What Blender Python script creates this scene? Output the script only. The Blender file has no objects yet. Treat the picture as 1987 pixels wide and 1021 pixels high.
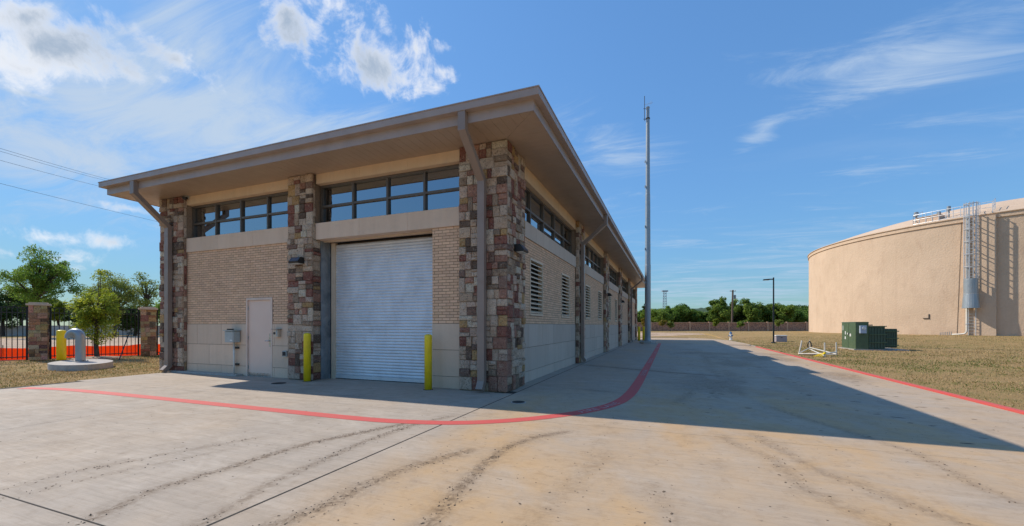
import bpy, math, random
import numpy as np
from mathutils import Vector, Matrix

# ------------------------------------------------------------------ camera, sky, sun, exposure
sc = bpy.context.scene
RAD = math.radians
YAW = RAD(21.14)                       # the lens looks 21 degrees to the left of the long side wall
CAM = np.array([3.28, -8.17, 1.45])
FWD = np.array([-math.sin(YAW), math.cos(YAW), 0.0])
RGT = np.array([math.cos(YAW), math.sin(YAW), 0.0])
cam = bpy.data.cameras.new('camera')
cam.sensor_width = 36.0
cam.lens = 798.0 / 1987.0 * 36.0
cam.shift_y = (632.0 - 510.5) / 1987.0
cam.clip_start = 0.05
cam.clip_end = 5000.0
cam_ob = bpy.data.objects.new('camera', cam)
sc.collection.objects.link(cam_ob)
cam_ob.location = CAM
cam_ob.rotation_euler = (RAD(90), 0, YAW)
sc.camera = cam_ob

SUN_K = (1.06, -0.105)                # metres a shadow runs in x and y for each metre of height
SUN_EL = math.atan2(1.0, math.hypot(*SUN_K))
SUN_AZ = math.atan2(-SUN_K[0], -SUN_K[1])
SKY_STRENGTH = 0.15

sun = bpy.data.lights.new('sun', 'SUN')
sun.energy = 2.0
sun.angle = RAD(0.53)
sun.color = (1.0, 0.90, 0.775)
sun_ob = bpy.data.objects.new('sun', sun)
sc.collection.objects.link(sun_ob)
sun_ob.location = (-40, 10, 60)
sun_ob.rotation_euler = Vector((SUN_K[0], SUN_K[1], -1.0)).to_track_quat('-Z', 'Y').to_euler()

vs = sc.view_settings
vs.view_transform = 'Standard'
vs.look = 'None'
vs.exposure = 1.25
vs.gamma = 1.0
vs.use_curve_mapping = False


def bearing(u, v):
    """world azimuth and elevation (radians) of a sight line"""
    r = FWD + RGT * (u - 993.5) / 798.0
    return math.atan2(r[0], r[1]), math.atan2((632.0 - v) / 798.0, math.hypot(r[0], r[1]))


def build_world():
    w = bpy.data.worlds.new('World')
    sc.world = w
    w.use_nodes = True
    nt = w.node_tree
    N, L = nt.nodes, nt.links
    bg = N['Background']
    bg.inputs[1].default_value = SKY_STRENGTH
    sky = N.new('ShaderNodeTexSky')
    sky.sky_type = 'NISHITA'
    sky.sun_disc = False
    sky.sun_elevation = SUN_EL
    sky.sun_rotation = SUN_AZ
    sky.air_density = 1.0
    sky.dust_density = 0.25
    sky.ozone_density = 3.0
    tc = N.new('ShaderNodeTexCoord')
    sp = N.new('ShaderNodeSeparateXYZ')
    L.new(tc.outputs['Generated'], sp.inputs[0])

    def math_node(op, a, b=None, c=None, clamp=False):
        n = N.new('ShaderNodeMath')
        n.operation = op
        n.use_clamp = clamp
        for i, x in enumerate((a, b, c)):
            if x is None:
                continue
            if isinstance(x, (int, float)):
                n.inputs[i].default_value = x
            else:
                L.new(x, n.inputs[i])
        return n.outputs[0]

    # the exposure blend of the photograph evens out the sky: softly limit its brightness everywhere
    bw = N.new('ShaderNodeRGBToBW')
    L.new(sky.outputs[0], bw.inputs[0])
    lim = math_node('DIVIDE', 1.0, math_node('ADD', 1.0, math_node('MULTIPLY', bw.outputs[0], 0.40)))
    vt = N.new('ShaderNodeVectorMath')
    vt.operation = 'MULTIPLY'
    L.new(sky.outputs[0], vt.inputs[0])
    vt.inputs[1].default_value = (0.59, 0.83, 0.96)
    vm = N.new('ShaderNodeVectorMath')
    vm.operation = 'SCALE'
    L.new(vt.outputs[0], vm.inputs[0])
    L.new(lim, vm.inputs['Scale'])
    sky_col = vm.outputs[0]

    def noise(vec, scale, detail=6, rough=0.55, dist=0.0):
        n = N.new('ShaderNodeTexNoise')
        n.inputs['Scale'].default_value = scale
        n.inputs['Detail'].default_value = detail
        n.inputs['Roughness'].default_value = rough
        n.inputs['Distortion'].default_value = dist
        L.new(vec, n.inputs['Vector'])
        return n.outputs['Fac']

    def smooth(x, a, b, lo=0.0, hi=1.0):
        n = N.new('ShaderNodeMapRange')
        n.interpolation_type = 'SMOOTHSTEP'
        n.inputs['From Min'].default_value = a
        n.inputs['From Max'].default_value = b
        n.inputs['To Min'].default_value = lo
        n.inputs['To Max'].default_value = hi
        L.new(x, n.inputs['Value'])
        return n.outputs[0]

    az = math_node('ARCTAN2', sp.outputs[0], sp.outputs[1])
    el = math_node('ARCSINE', sp.outputs[2])
    cv = N.new('ShaderNodeCombineXYZ')
    L.new(az, cv.inputs[0])
    L.new(el, cv.inputs[1])
    cv.inputs[2].default_value = 1.0
    ae = cv.outputs[0]
    # a flat layer seen in perspective, for the thin high cloud
    inv = math_node('DIVIDE', 1.0, math_node('ADD', math_node('MAXIMUM', sp.outputs[2], 0.0), 0.12))
    pv = N.new('ShaderNodeCombineXYZ')
    L.new(math_node('MULTIPLY', sp.outputs[0], inv), pv.inputs[0])
    L.new(math_node('MULTIPLY', sp.outputs[1], inv), pv.inputs[1])
    plane = pv.outputs[0]
    wide = noise(ae, 10.0, 7, 0.66, 0.5)
    warp = noise(ae, 5.0, 3, 0.5)

    def blobs(spec):
        best = None
        for (u, v, rx, ry, rot, wt) in spec:
            a0, e0 = bearing(u, v)
            a1, e1 = bearing(u + 1, v)
            a2, e2 = bearing(u, v + 1)
            J = np.array([[a1 - a0, a2 - a0], [e1 - e0, e2 - e0]])
            c, s = math.cos(RAD(rot)), math.sin(RAD(rot))
            A = np.diag([1 / rx, 1 / ry]) @ np.array([[c, s], [-s, c]]) @ np.linalg.inv(J)
            off = -A @ np.array([a0, e0])
            cc = N.new('ShaderNodeCombineXYZ')
            for k in range(2):
                d = N.new('ShaderNodeVectorMath')
                d.operation = 'DOT_PRODUCT'
                L.new(ae, d.inputs[0])
                d.inputs[1].default_value = (A[k, 0], A[k, 1], off[k])
                L.new(d.outputs['Value'], cc.inputs[k])
            ln = N.new('ShaderNodeVectorMath')
            ln.operation = 'LENGTH'
            L.new(cc.outputs[0], ln.inputs[0])
            val = math_node('MULTIPLY', math_node('SUBTRACT', 1.0, ln.outputs['Value']), wt)
            best = val if best is None else math_node('MAXIMUM', best, val)
        return best

    # heaped clouds
    cum = blobs([(300, 90, 130, 22, 32, 0.5), (45, 30, 120, 55, 10, 1.0), (130, 100, 165, 75, 28, 1.1), (20, 125, 120, 50, 30, 0.9),
                 (250, 140, 70, 26, 32, 0.7), (570, 45, 85, 50, 38, 0.8), (625, 15, 70, 40, 10, 0.7),
                 (735, 128, 118, 70, 12, 1.05), (790, 95, 55, 60, -20, 0.8), (745, 45, 22, 45, -25, 0.55),
                 (100, 462, 85, 17, 6, 0.55), (215, 470, 62, 19, 4, 0.6), (205, 396, 50, 9, 14, 0.45),
                 (250, 405, 40, 7, 12, 0.4), (150, 500, 90, 14, 0, 0.35), (860, 90, 26, 16, 30, 0.45),
                 (862, 140, 24, 14, 20, 0.45), (320, 155, 26, 12, 25, 0.45), (20, 492, 60, 14, 8, 0.45)])
    back = smooth(noise(plane, 0.55, 4, 0.5), 0.60, 0.75, -1.0, 0.35)      # scattered heaps over the rest of the sky
    behind = smooth(sp.outputs[1], -0.1, -0.45)
    cum = math_node('MAXIMUM', cum, math_node('SUBTRACT', math_node('MULTIPLY', math_node('ADD', back, 1.0), behind), 1.0))
    fine = noise(ae, 34.0, 5, 0.6, 0.3)
    puff = math_node('ADD', math_node('MULTIPLY', math_node('SUBTRACT', wide, 0.5), 2.9), math_node('MULTIPLY', math_node('SUBTRACT', fine, 0.5), 1.0))
    f = math_node('ADD', cum, puff)
    dens = smooth(f, -0.02, 0.95)
    core = smooth(math_node('ADD', math_node('ADD', cum, math_node('MULTIPLY', math_node('SUBTRACT', warp, 0.5), 2.2)), math_node('MULTIPLY', puff, 0.85)), 0.30, 1.6, 0.0, 0.95)
    # thin veils
    veil = blobs([(300, 215, 480, 150, 18, 1.15), (170, 300, 380, 110, 16, 1.0), (520, 230, 300, 120, 24, 1.0), (400, 110, 200, 110, 40, 0.9),
                  (60, 184, 120, 13, 14, 1.2), (480, 90, 120, 80, 40, 0.6),
                  (1790, 110, 260, 60, -20, 0.6), (1930, 60, 150, 40, -22, 0.5), (1640, 130, 150, 32, -8, 0.5),
                  (1930, 245, 110, 26, -14, 0.15), (1480, 255, 40, 14, -35, 0.45), (1180, 285, 80, 40, 20, 0.4),
                  (1400, 565, 260, 26, 2, 0.42), (1500, 520, 240, 30, 0, 0.15)])
    mp = N.new('ShaderNodeMapping')
    mp.inputs['Rotation'].default_value = (0, 0, RAD(35))
    mp.inputs['Scale'].default_value = (0.7, 2.2, 1.0)
    L.new(plane, mp.inputs[0])
    st = noise(mp.outputs[0], 1.9, 9, 0.68, 1.0)
    fv = math_node('ADD', veil, math_node('MULTIPLY', math_node('SUBTRACT', st, 0.53), 3.5))
    vd = math_node('MULTIPLY', smooth(fv, -0.45, 1.25), 1.0)
    gen = math_node('MULTIPLY', smooth(noise(mp.outputs[0], 0.8, 8, 0.6, 0.4), 0.52, 0.85), 0.18)
    vd = math_node('MAXIMUM', vd, gen)
    k = 1.0 / SKY_STRENGTH

    def mix(fac, a, b):
        m = N.new('ShaderNodeMix')
        m.data_type = 'RGBA'
        L.new(fac, m.inputs[0])
        for sock, x in ((m.inputs[6], a), (m.inputs[7], b)):
            if isinstance(x, tuple):
                sock.default_value = (*x, 1)
            else:
                L.new(x, sock)
        return m.outputs[2]
    c = mix(vd, sky_col, (0.215 * k, 0.27 * k, 0.345 * k))
    white = mix(core, (0.41 * k, 0.415 * k, 0.43 * k), (0.15 * k, 0.19 * k, 0.245 * k))
    c = mix(math_node('MULTIPLY', dens, 0.93), c, white)
    L.new(c, bg.inputs[0])


build_world()

# ------------------------------------------------------------------ helpers
COL = sc.collection
rng = random.Random(7)
nrng = np.random.default_rng(11)
WL = {}                                  # world position of every object


def ray(u, v):
    return FWD + RGT * (u - 993.5) / 798.0 + np.array([0, 0, 1.0]) * (632.0 - v) / 798.0


def on_ground(u, v, z=0.0):
    d = ray(u, v)
    return CAM + d * (z - CAM[2]) / d[2]


def at_depth(u, v, d):
    return CAM + ray(u, v) * d


def link(o, parent=None, loc=(0, 0, 0)):
    loc = np.array(loc, float)
    COL.objects.link(o)
    if parent is not None:
        o.parent = parent
        o.location = loc - WL[parent.name]
    else:
        o.location = loc
    WL[o.name] = loc
    return o


def empty(name, loc, parent=None):
    o = bpy.data.objects.new(name, None)
    o.empty_display_size = 0.3
    return link(o, parent, loc)


def tag(o, label, cat=None, group=None, kind=None):
    if label:
        o['label'] = label
    if cat:
        o['category'] = cat
    if group:
        o['group'] = group
    if kind:
        o['kind'] = kind
    return o


def structure(o):
    o['kind'] = 'structure'
    return o


class MB:
    """collects faces in world space and turns them into one mesh object"""

    def __init__(self):
        self.v = []
        self.f = []
        self.c = []

    def add(self, vs_, fs_, col=None):
        n = len(self.v)
        self.v.extend([tuple(map(float, p)) for p in vs_])
        self.f.extend([tuple(i + n for i in q) for q in fs_])
        if col is not None:
            self.c.extend([col] * len(vs_))
        return self

    def box(self, x0, x1, y0, y1, z0, z1, col=None):
        return self.add([(x0, y0, z0), (x1, y0, z0), (x1, y1, z0), (x0, y1, z0),
                         (x0, y0, z1), (x1, y0, z1), (x1, y1, z1), (x0, y1, z1)],
                        [(0, 3, 2, 1), (4, 5, 6, 7), (0, 1, 5, 4), (1, 2, 6, 5), (2, 3, 7, 6), (3, 0, 4, 7)], col)

    def bevel_box(self, x0, x1, y0, y1, z0, z1, b):
        """box with chamfered vertical and top edges"""
        r = [(x0 + b, y0), (x1 - b, y0), (x1, y0 + b), (x1, y1 - b), (x1 - b, y1), (x0 + b, y1), (x0, y1 - b), (x0, y0 + b)]
        q = [(x0 + b, y0 + b), (x1 - b, y0 + b), (x1 - b, y0 + b), (x1 - b, y1 - b), (x1 - b, y1 - b), (x0 + b, y1 - b), (x0 + b, y1 - b), (x0 + b, y0 + b)]
        vv = [(x, y, z0) for x, y in r] + [(x, y, z1 - b) for x, y in r] + [(x, y, z1) for x, y in q]
        ff = [tuple(range(7, -1, -1))]
        for k in range(2):
            for i in range(8):
                j = (i + 1) % 8
                ff.append((k * 8 + i, k * 8 + j, k * 8 + 8 + j, k * 8 + 8 + i))
        ff.append((16, 18, 20, 22))
        return self.add(vv, ff)

    def obox(self, c, ax, ay, az):
        """box from a centre and three half-axis vectors"""
        c, ax, ay, az = map(lambda t: np.array(t, float), (c, ax, ay, az))
        vv = [c + sx * ax + sy * ay + sz * az for sz in (-1, 1) for sx, sy in ((-1, -1), (1, -1), (1, 1), (-1, 1))]
        return self.add(vv, [(0, 3, 2, 1), (4, 5, 6, 7), (0, 1, 5, 4), (1, 2, 6, 5), (2, 3, 7, 6), (3, 0, 4, 7)])

    def tube(self, path, radius, n=8, cap=True, col=None, up=(0.13, 0.29, 0.95)):
        P = [np.array(p, float) for p in path]
        if isinstance(radius, (int, float)):
            radius = [radius] * len(P)
        vv, ff = [], []
        prev = None
        for i, p in enumerate(P):
            a = P[min(i + 1, len(P) - 1)] - P[max(i - 1, 0)]
            a = a / (np.linalg.norm(a) + 1e-9)
            ref = np.array(up) if prev is None else prev
            s = ref - a * ref.dot(a)
            if np.linalg.norm(s) < 1e-4:
                s = np.array([1.0, 0, 0]) - a * a[0]
            s = s / np.linalg.norm(s)
            t = np.cross(a, s)
            prev = s
            for k in range(n):
                th = 2 * math.pi * k / n
                vv.append(p + radius[i] * (math.cos(th) * s + math.sin(th) * t))
        for i in range(len(P) - 1):
            for k in range(n):
                j = (k + 1) % n
                ff.append((i * n + k, i * n + j, (i + 1) * n + j, (i + 1) * n + k))
        if cap:
            ff.append(tuple(range(n - 1, -1, -1)))
            ff.append(tuple((len(P) - 1) * n + k for k in range(n)))
        return self.add(vv, ff, col)

    def lathe(self, c, prof, n=16):
        """prof: list of (radius, z) about a vertical axis through c"""
        vv, ff = [], []
        for r, z in prof:
            for k in range(n):
                th = 2 * math.pi * (k + 0.5) / n
                vv.append((c[0] + r * math.cos(th), c[1] + r * math.sin(th), c[2] + z))
        for i in range(len(prof) - 1):
            for k in range(n):
                j = (k + 1) % n
                ff.append((i * n + k, i * n + j, (i + 1) * n + j, (i + 1) * n + k))
        ff.append(tuple(range(n - 1, -1, -1)))
        ff.append(tuple((len(prof) - 1) * n + k for k in range(n)))
        return self.add(vv, ff)

    def prism(self, poly, z0, z1):
        n = len(poly)
        vv = [(x, y, z0) for x, y in poly] + [(x, y, z1) for x, y in poly]
        ff = [tuple(range(n - 1, -1, -1)), tuple(range(n, 2 * n))]
        for i in range(n):
            j = (i + 1) % n
            ff.append((i, j, n + j, n + i))
        return self.add(vv, ff)

    def build(self, name, mat, parent=None, origin=None, smooth=False):
        V = np.array(self.v, float)
        if origin is None:
            lo, hi = V.min(0), V.max(0)
            origin = np.array([(lo[0] + hi[0]) / 2, (lo[1] + hi[1]) / 2, lo[2]])
        origin = np.array(origin, float)
        me = bpy.data.meshes.new(name)
        me.from_pydata((V - origin).tolist(), [], self.f)
        if self.c:
            at = me.color_attributes.new('Col', 'FLOAT_COLOR', 'POINT')
            flat = np.ones((len(V), 4), np.float32)
            flat[:, :3] = np.array(self.c, np.float32)
            at.data.foreach_set('color', flat.ravel())
        if smooth:
            me.polygons.foreach_set('use_smooth', [True] * len(me.polygons))
        me.materials.append(mat)
        me.update()
        return link(bpy.data.objects.new(name, me), parent, origin)


def mesh_np(name, V, F, mat, cols=None, parent=None, origin=(0, 0, 0), k=3):
    """large mesh straight from arrays (all faces with k corners)"""
    me = bpy.data.meshes.new(name)
    me.vertices.add(len(V))
    me.vertices.foreach_set('co', (np.asarray(V, np.float32) - np.array(origin, np.float32)).ravel())
    me.loops.add(F.size)
    me.loops.foreach_set('vertex_index', F.ravel().astype(np.int32))
    me.polygons.add(len(F))
    me.polygons.foreach_set('loop_start', np.arange(0, F.size, k, dtype=np.int32))
    me.polygons.foreach_set('loop_total', np.full(len(F), k, np.int32))
    if cols is not None:
        at = me.color_attributes.new('Col', 'FLOAT_COLOR', 'POINT')
        c4 = np.ones((len(V), 4), np.float32)
        c4[:, :3] = cols
        at.data.foreach_set('color', c4.ravel())
    me.materials.append(mat)
    me.update(calc_edges=True)
    me.shade_flat()
    return link(bpy.data.objects.new(name, me), parent, origin)


def copy_piece(o, parent, loc):
    c = o.copy()
    for key in list(c.keys()):
        if key in ('label', 'category', 'group'):
            del c[key]
    COL.objects.link(c)
    c.parent = parent
    c.location = np.array(loc) - WL[parent.name]
    WL[c.name] = np.array(loc, float)
    return c


def lattice(x, y, scale, seed):
    """smooth value noise on numpy arrays, 0..1"""
    g = np.random.default_rng(seed).random((64, 64))
    u, v = np.asarray(x) / scale, np.asarray(y) / scale
    iu, iv = np.floor(u).astype(int), np.floor(v).astype(int)
    fu, fv = u - iu, v - iv
    fu, fv = fu * fu * (3 - 2 * fu), fv * fv * (3 - 2 * fv)
    a, b = g[iu % 64, iv % 64], g[(iu + 1) % 64, iv % 64]
    c, d = g[iu % 64, (iv + 1) % 64], g[(iu + 1) % 64, (iv + 1) % 64]
    return (a * (1 - fu) + b * fu) * (1 - fv) + (c * (1 - fu) + d * fu) * fv


def fbm(x, y, scale, seed, octaves=4):
    t, amp, tot = 0.0, 1.0, 0.0
    for k in range(octaves):
        t = t + amp * lattice(x, y, scale / 2 ** k, seed + k)
        tot += amp
        amp *= 0.55
    return t / tot


def sstep(x, a, b):
    t = np.clip((x - a) / (b - a), 0, 1)
    return t * t * (3 - 2 * t)


# ------------------------------------------------------------------ materials
class Nodes:
    def __init__(self, name):
        self.m = bpy.data.materials.new(name)
        self.m.use_nodes = True
        self.N = self.m.node_tree.nodes
        self.L = self.m.node_tree.links
        self.p = self.N['Principled BSDF']
        self.geo = self.N.new('ShaderNodeNewGeometry')
        self.pos = self.geo.outputs['Position']

    def put(self, sock, x):
        if isinstance(x, (int, float)):
            sock.default_value = x
        elif isinstance(x, tuple):
            sock.default_value = (*x, 1) if len(x) == 3 and sock.type == 'RGBA' else x
        else:
            self.L.new(x, sock)

    def mapping(self, scale=(1, 1, 1), rot=(0, 0, 0), vec=None):
        m = self.N.new('ShaderNodeMapping')
        m.inputs['Scale'].default_value = scale
        m.inputs['Rotation'].default_value = rot
        self.L.new(vec or self.pos, m.inputs[0])
        return m.outputs[0]

    def noise(self, scale, detail=5, rough=0.55, dist=0.0, vec=None):
        n = self.N.new('ShaderNodeTexNoise')
        n.inputs['Scale'].default_value = scale
        n.inputs['Detail'].default_value = detail
        n.inputs['Roughness'].default_value = rough
        n.inputs['Distortion'].default_value = dist
        self.L.new(vec or self.pos, n.inputs['Vector'])
        return n.outputs['Fac']

    def range(self, x, a, b, lo=0.0, hi=1.0):
        n = self.N.new('ShaderNodeMapRange')
        for k, val in (('From Min', a), ('From Max', b), ('To Min', lo), ('To Max', hi)):
            n.inputs[k].default_value = val
        self.L.new(x, n.inputs['Value'])
        return n.outputs[0]

    def math(self, op, a, b=0.0):
        n = self.N.new('ShaderNodeMath')
        n.operation = op
        self.put(n.inputs[0], a)
        self.put(n.inputs[1], b)
        return n.outputs[0]

    def mix(self, fac, a, b, mode='MIX'):
        m = self.N.new('ShaderNodeMix')
        m.data_type = 'RGBA'
        m.blend_type = mode
        self.put(m.inputs[0], fac)
        self.put(m.inputs[6], a)
        self.put(m.inputs[7], b)
        return m.outputs[2]

    def attr(self, name='Col'):
        a = self.N.new('ShaderNodeVertexColor')
        a.layer_name = name
        return a.outputs['Color']

    def bump(self, h, strength=0.3, dist=0.01):
        b = self.N.new('ShaderNodeBump')
        b.inputs['Strength'].default_value = strength
        b.inputs['Distance'].default_value = dist
        self.L.new(h, b.inputs['Height'])
        self.L.new(b.outputs[0], self.p.inputs['Normal'])

    def base(self, c):
        self.put(self.p.inputs['Base Color'], c)

    def rough(self, r):
        self.put(self.p.inputs['Roughness'], r)


def simple(name, c1, c2=None, scale=6.0, rough=0.6, metal=0.0, bump=0.0, bscale=80.0, stretch=None, spec=0.5, lo=0.35, hi=0.65, grime=None):
    n = Nodes(name)
    vec = n.mapping(stretch) if stretch else None
    f = n.noise(scale, 6, 0.6, 0.2, vec)
    col = n.mix(n.range(f, lo, hi), c1, c2 if c2 else tuple(x * 0.82 for x in c1))
    if grime:
        g = n.noise(1.3, 7, 0.65, 0.3)
        col = n.mix(n.range(g, 0.52, 0.75, 0, grime[3]), col, tuple(grime[:3]))
    n.base(col)
    n.rough(n.range(n.noise(scale * 2.3, 3), 0.3, 0.7, max(rough - 0.08, 0.02), min(rough + 0.1, 1)))
    n.p.inputs['Metallic'].default_value = metal
    n.p.inputs['Specular IOR Level'].default_value = spec
    if bump:
        n.bump(n.noise(bscale, 5, 0.6), bump, 0.01)
    return n.m


MAT = {}


def make_materials():
    M = MAT
    # concrete paving: broom finish, mottling, and mud carried in on tyres (attribute Col: r = mud, g = tan dust, stronger where sun falls)
    n = Nodes('paving_concrete')
    a = n.N.new('ShaderNodeSeparateColor')
    n.L.new(n.attr(), a.inputs[0])
    big = n.noise(0.55, 6, 0.6, 0.4)
    mid = n.noise(3.5, 7, 0.65, 0.3)
    broom = n.noise(9.0, 6, 0.68, 0.3, n.mapping((0.10, 1.9, 1.0), (0, 0, RAD(-14))))
    fine = n.noise(120.0, 3, 0.6)
    c = n.mix(n.range(big, 0.3, 0.7), (0.50, 0.43, 0.35), (0.405, 0.35, 0.29))
    c = n.mix(n.range(mid, 0.35, 0.72, 0, 0.55), c, (0.37, 0.325, 0.275))
    c = n.mix(n.range(broom, 0.42, 0.66, 0, 0.60), c, (0.31, 0.27, 0.225))
    c = n.mix(n.range(fine, 0.3, 0.7, 0, 0.3), c, (0.34, 0.30, 0.255))
    tan = n.math('MULTIPLY', a.outputs[1], n.range(n.noise(1.6, 6, 0.65, 0.5), 0.25, 0.62, 0.35, 1.0))
    c = n.mix(n.math('MULTIPLY', n.range(n.noise(1.1, 6, 0.7, 0.8, n.mapping((0.5, 1.5, 1), (0, 0, RAD(20)))), 0.52, 0.72, 0, 0.5), 1.0), c, (0.60, 0.54, 0.46))
    c = n.mix(tan, c, (0.52, 0.345, 0.18))
    mud = n.math('MULTIPLY', a.outputs[0], n.range(n.noise(14.0, 8, 0.78, 0.9), 0.36, 0.60, 0.05, 1.0))
    c = n.mix(mud, c, (0.13, 0.085, 0.048))
    hair = n.noise(34.0, 4, 0.7, 0.2, n.mapping((0.06, 2.2, 1.0), (0, 0, RAD(-8))))
    c = n.mix(n.range(hair, 0.50, 0.68, 0, 0.38), c, n.mix(1.0, c, (0.66, 0.63, 0.60), 'MULTIPLY'))
    blotch = n.noise(6.0, 8, 0.75, 0.6)
    c = n.mix(n.range(blotch, 0.50, 0.68, 0, 0.42), c, n.mix(1.0, c, (0.68, 0.62, 0.55), 'MULTIPLY'))
    dash = n.noise(17.0, 3, 0.65, 0.4, n.mapping((0.55, 1.7, 1.0)))
    c = n.mix(n.math('MULTIPLY', n.range(dash, 0.655, 0.70, 0, 0.8), a.outputs[1]), c, (0.10, 0.075, 0.05))
    n.base(c)
    n.rough(n.range(mid, 0.3, 0.7, 0.72, 0.9))
    n.p.inputs['Specular IOR Level'].default_value = 0.3
    n.bump(n.math('ADD', n.math('MULTIPLY', broom, 1.2), n.math('MULTIPLY', fine, 0.5)), 0.32, 0.012)
    M['paving'] = n.m
    M['joint'] = simple('joint_filler', (0.03, 0.025, 0.02), (0.05, 0.04, 0.03), 20, 0.95)
    # lawn soil under the blades
    n = Nodes('lawn')
    x = n.noise(0.16, 7, 0.6, 0.4)
    y = n.noise(1.3, 7, 0.65, 0.3)
    z = n.noise(30.0, 5, 0.7)
    streak = n.noise(1.0, 5, 0.6, 0.2, n.mapping((0.25, 1.2, 1.0), (0, 0, RAD(-25))))
    c = n.mix(n.range(x, 0.35, 0.65), (0.41, 0.265, 0.125), (0.35, 0.24, 0.105))
    c = n.mix(n.range(y, 0.45, 0.72, 0, 0.7), c, (0.17, 0.165, 0.05))
    c = n.mix(n.range(streak, 0.5, 0.72, 0, 0.5), c, (0.44, 0.305, 0.16))
    c = n.mix(n.range(z, 0.4, 0.75, 0, 0.6), c, (0.15, 0.11, 0.045))
    n.base(c)
    n.rough(0.95)
    n.p.inputs['Specular IOR Level'].default_value = 0.1
    n.bump(z, 0.7, 0.05)
    M['lawn'] = n.m
    # bare earth
    n = Nodes('bare_earth')
    s = n.noise(0.8, 6, 0.6, 0.3, n.mapping((0.6, 0.16, 1)))
    c = n.mix(n.range(s, 0.35, 0.65), (0.56, 0.40, 0.27), (0.40, 0.28, 0.18))
    c = n.mix(n.range(n.noise(9, 6, 0.7), 0.45, 0.7, 0, 0.5), c, (0.13, 0.09, 0.055))
    n.base(c)
    n.rough(0.95)
    n.bump(n.noise(6, 6, 0.7), 0.8, 0.1)
    M['earth'] = n.m
    # grass blades and leaves
    for nm, tr in (('blade', 0.25), ('leaf', 0.5), ('mesh_net', 0.6)):
        n = Nodes(nm)
        col = n.attr()
        n.base(col)
        n.rough(0.6)
        n.p.inputs['Specular IOR Level'].default_value = 0.25
        t = n.N.new('ShaderNodeBsdfTranslucent')
        g = n.mix(0.5, col, (1.0, 0.95, 0.35), 'MULTIPLY')
        n.L.new(n.mix(0.35, col, g), t.inputs['Color'])
        ms = n.N.new('ShaderNodeMixShader')
        ms.inputs[0].default_value = tr
        n.L.new(n.p.outputs[0], ms.inputs[1])
        n.L.new(t.outputs[0], ms.inputs[2])
        n.L.new(ms.outputs[0], n.N['Material Output'].inputs['Surface'])
        M[nm] = n.m
    M['bark'] = simple('bark', (0.10, 0.075, 0.055), (0.045, 0.035, 0.028), 9, 0.9, bump=0.6, bscale=30, stretch=(3, 3, 0.6))
    M['mud'] = simple('dried_mud', (0.17, 0.12, 0.075), (0.10, 0.072, 0.045), 30, 0.95)
    # natural stone: each stone's own colour in Col, mottled with lichen
    n = Nodes('ashlar_stone')
    col = n.attr()
    m1 = n.noise(7.0, 8, 0.72, 0.9)
    m2 = n.noise(38.0, 7, 0.72, 0.5)
    m3 = n.noise(16.0, 6, 0.6, 1.2)
    c = n.mix(n.range(m1, 0.48, 0.68, 0, 0.55), col, n.mix(1.0, col, (0.50, 0.39, 0.33), 'MULTIPLY'))
    c = n.mix(n.range(m2, 0.54, 0.60, 0, 0.85), c, n.mix(1.0, c, (0.27, 0.20, 0.17), 'MULTIPLY'))
    c = n.mix(n.range(m3, 0.55, 0.70, 0, 0.5), c, (0.74, 0.58, 0.43))
    n.base(c)
    n.rough(0.88)
    n.p.inputs['Specular IOR Level'].default_value = 0.25
    n.bump(n.math('ADD', m2, n.math('MULTIPLY', m1, 1.3)), 1.0, 0.05)
    M['stone'] = n.m
    M['mortar'] = simple('stone_mortar', (0.34, 0.25, 0.175), (0.22, 0.16, 0.115), 30, 0.95, bump=0.3)
    # tan face brick
    n = Nodes('tan_brick')
    oi = n.N.new('ShaderNodeObjectInfo')
    col = n.attr()
    sp = n.noise(90.0, 4, 0.7)
    blot = n.noise(0.9, 5, 0.6)
    c = n.mix(1.0, col, n.mix(n.range(blot, 0.3, 0.7), (1.0, 0.99, 0.97), (0.92, 0.89, 0.87)), 'MULTIPLY')
    c = n.mix(n.range(sp, 0.52, 0.78, 0, 0.28), c, (0.42, 0.29, 0.19))
    n.base(c)
    n.rough(0.85)
    n.p.inputs['Specular IOR Level'].default_value = 0.25
    n.bump(sp, 0.25, 0.005)
    M['brick'] = n.m
    M['brick_mortar'] = simple('brick_mortar', (0.31, 0.20, 0.13), (0.255, 0.165, 0.105), 40, 0.95)
    # cast stone / smooth block
    n = Nodes('cast_stone_block')
    col = n.attr()
    dv = n.noise(1.2, 6, 0.6, 0.2, n.mapping((3.0, 3.0, 0.35)))
    c = n.mix(n.range(dv, 0.42, 0.72, 0, 0.45), col, n.mix(1.0, col, (0.80, 0.76, 0.71), 'MULTIPLY'))
    c = n.mix(n.range(n.noise(70, 3, 0.6), 0.4, 0.75, 0, 0.25), c, (0.52, 0.41, 0.31))
    c = n.mix(n.range(n.noise(4.0, 6, 0.65), 0.52, 0.75, 0, 0.35), c, (0.50, 0.41, 0.32))
    n.base(c)
    n.rough(0.85)
    n.p.inputs['Specular IOR Level'].default_value = 0.3
    n.bump(n.noise(60, 5, 0.6), 0.15, 0.006)
    M['block'] = n.m
    M['block_joint'] = simple('block_joint', (0.25, 0.195, 0.145), (0.20, 0.155, 0.115), 30, 0.95)
    M['metal_trim'] = simple('painted_trim_metal', (0.40, 0.315, 0.265), (0.355, 0.28, 0.235), 2.0, 0.42, 0.0, 0.04, 8, grime=(0.26, 0.195, 0.16, 0.35))
    M['downspout'] = simple('downspout_paint', (0.30, 0.225, 0.18), (0.265, 0.20, 0.16), 2.0, 0.42, grime=(0.20, 0.15, 0.12, 0.35))
    M['soffit'] = simple('soffit_metal', (0.45, 0.33, 0.235), (0.40, 0.295, 0.21), 1.2, 0.36, grime=(0.33, 0.24, 0.165, 0.4))
    M['roof'] = simple('roof_sheet', (0.25, 0.21, 0.18), (0.21, 0.175, 0.15), 2.0, 0.45)
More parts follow.
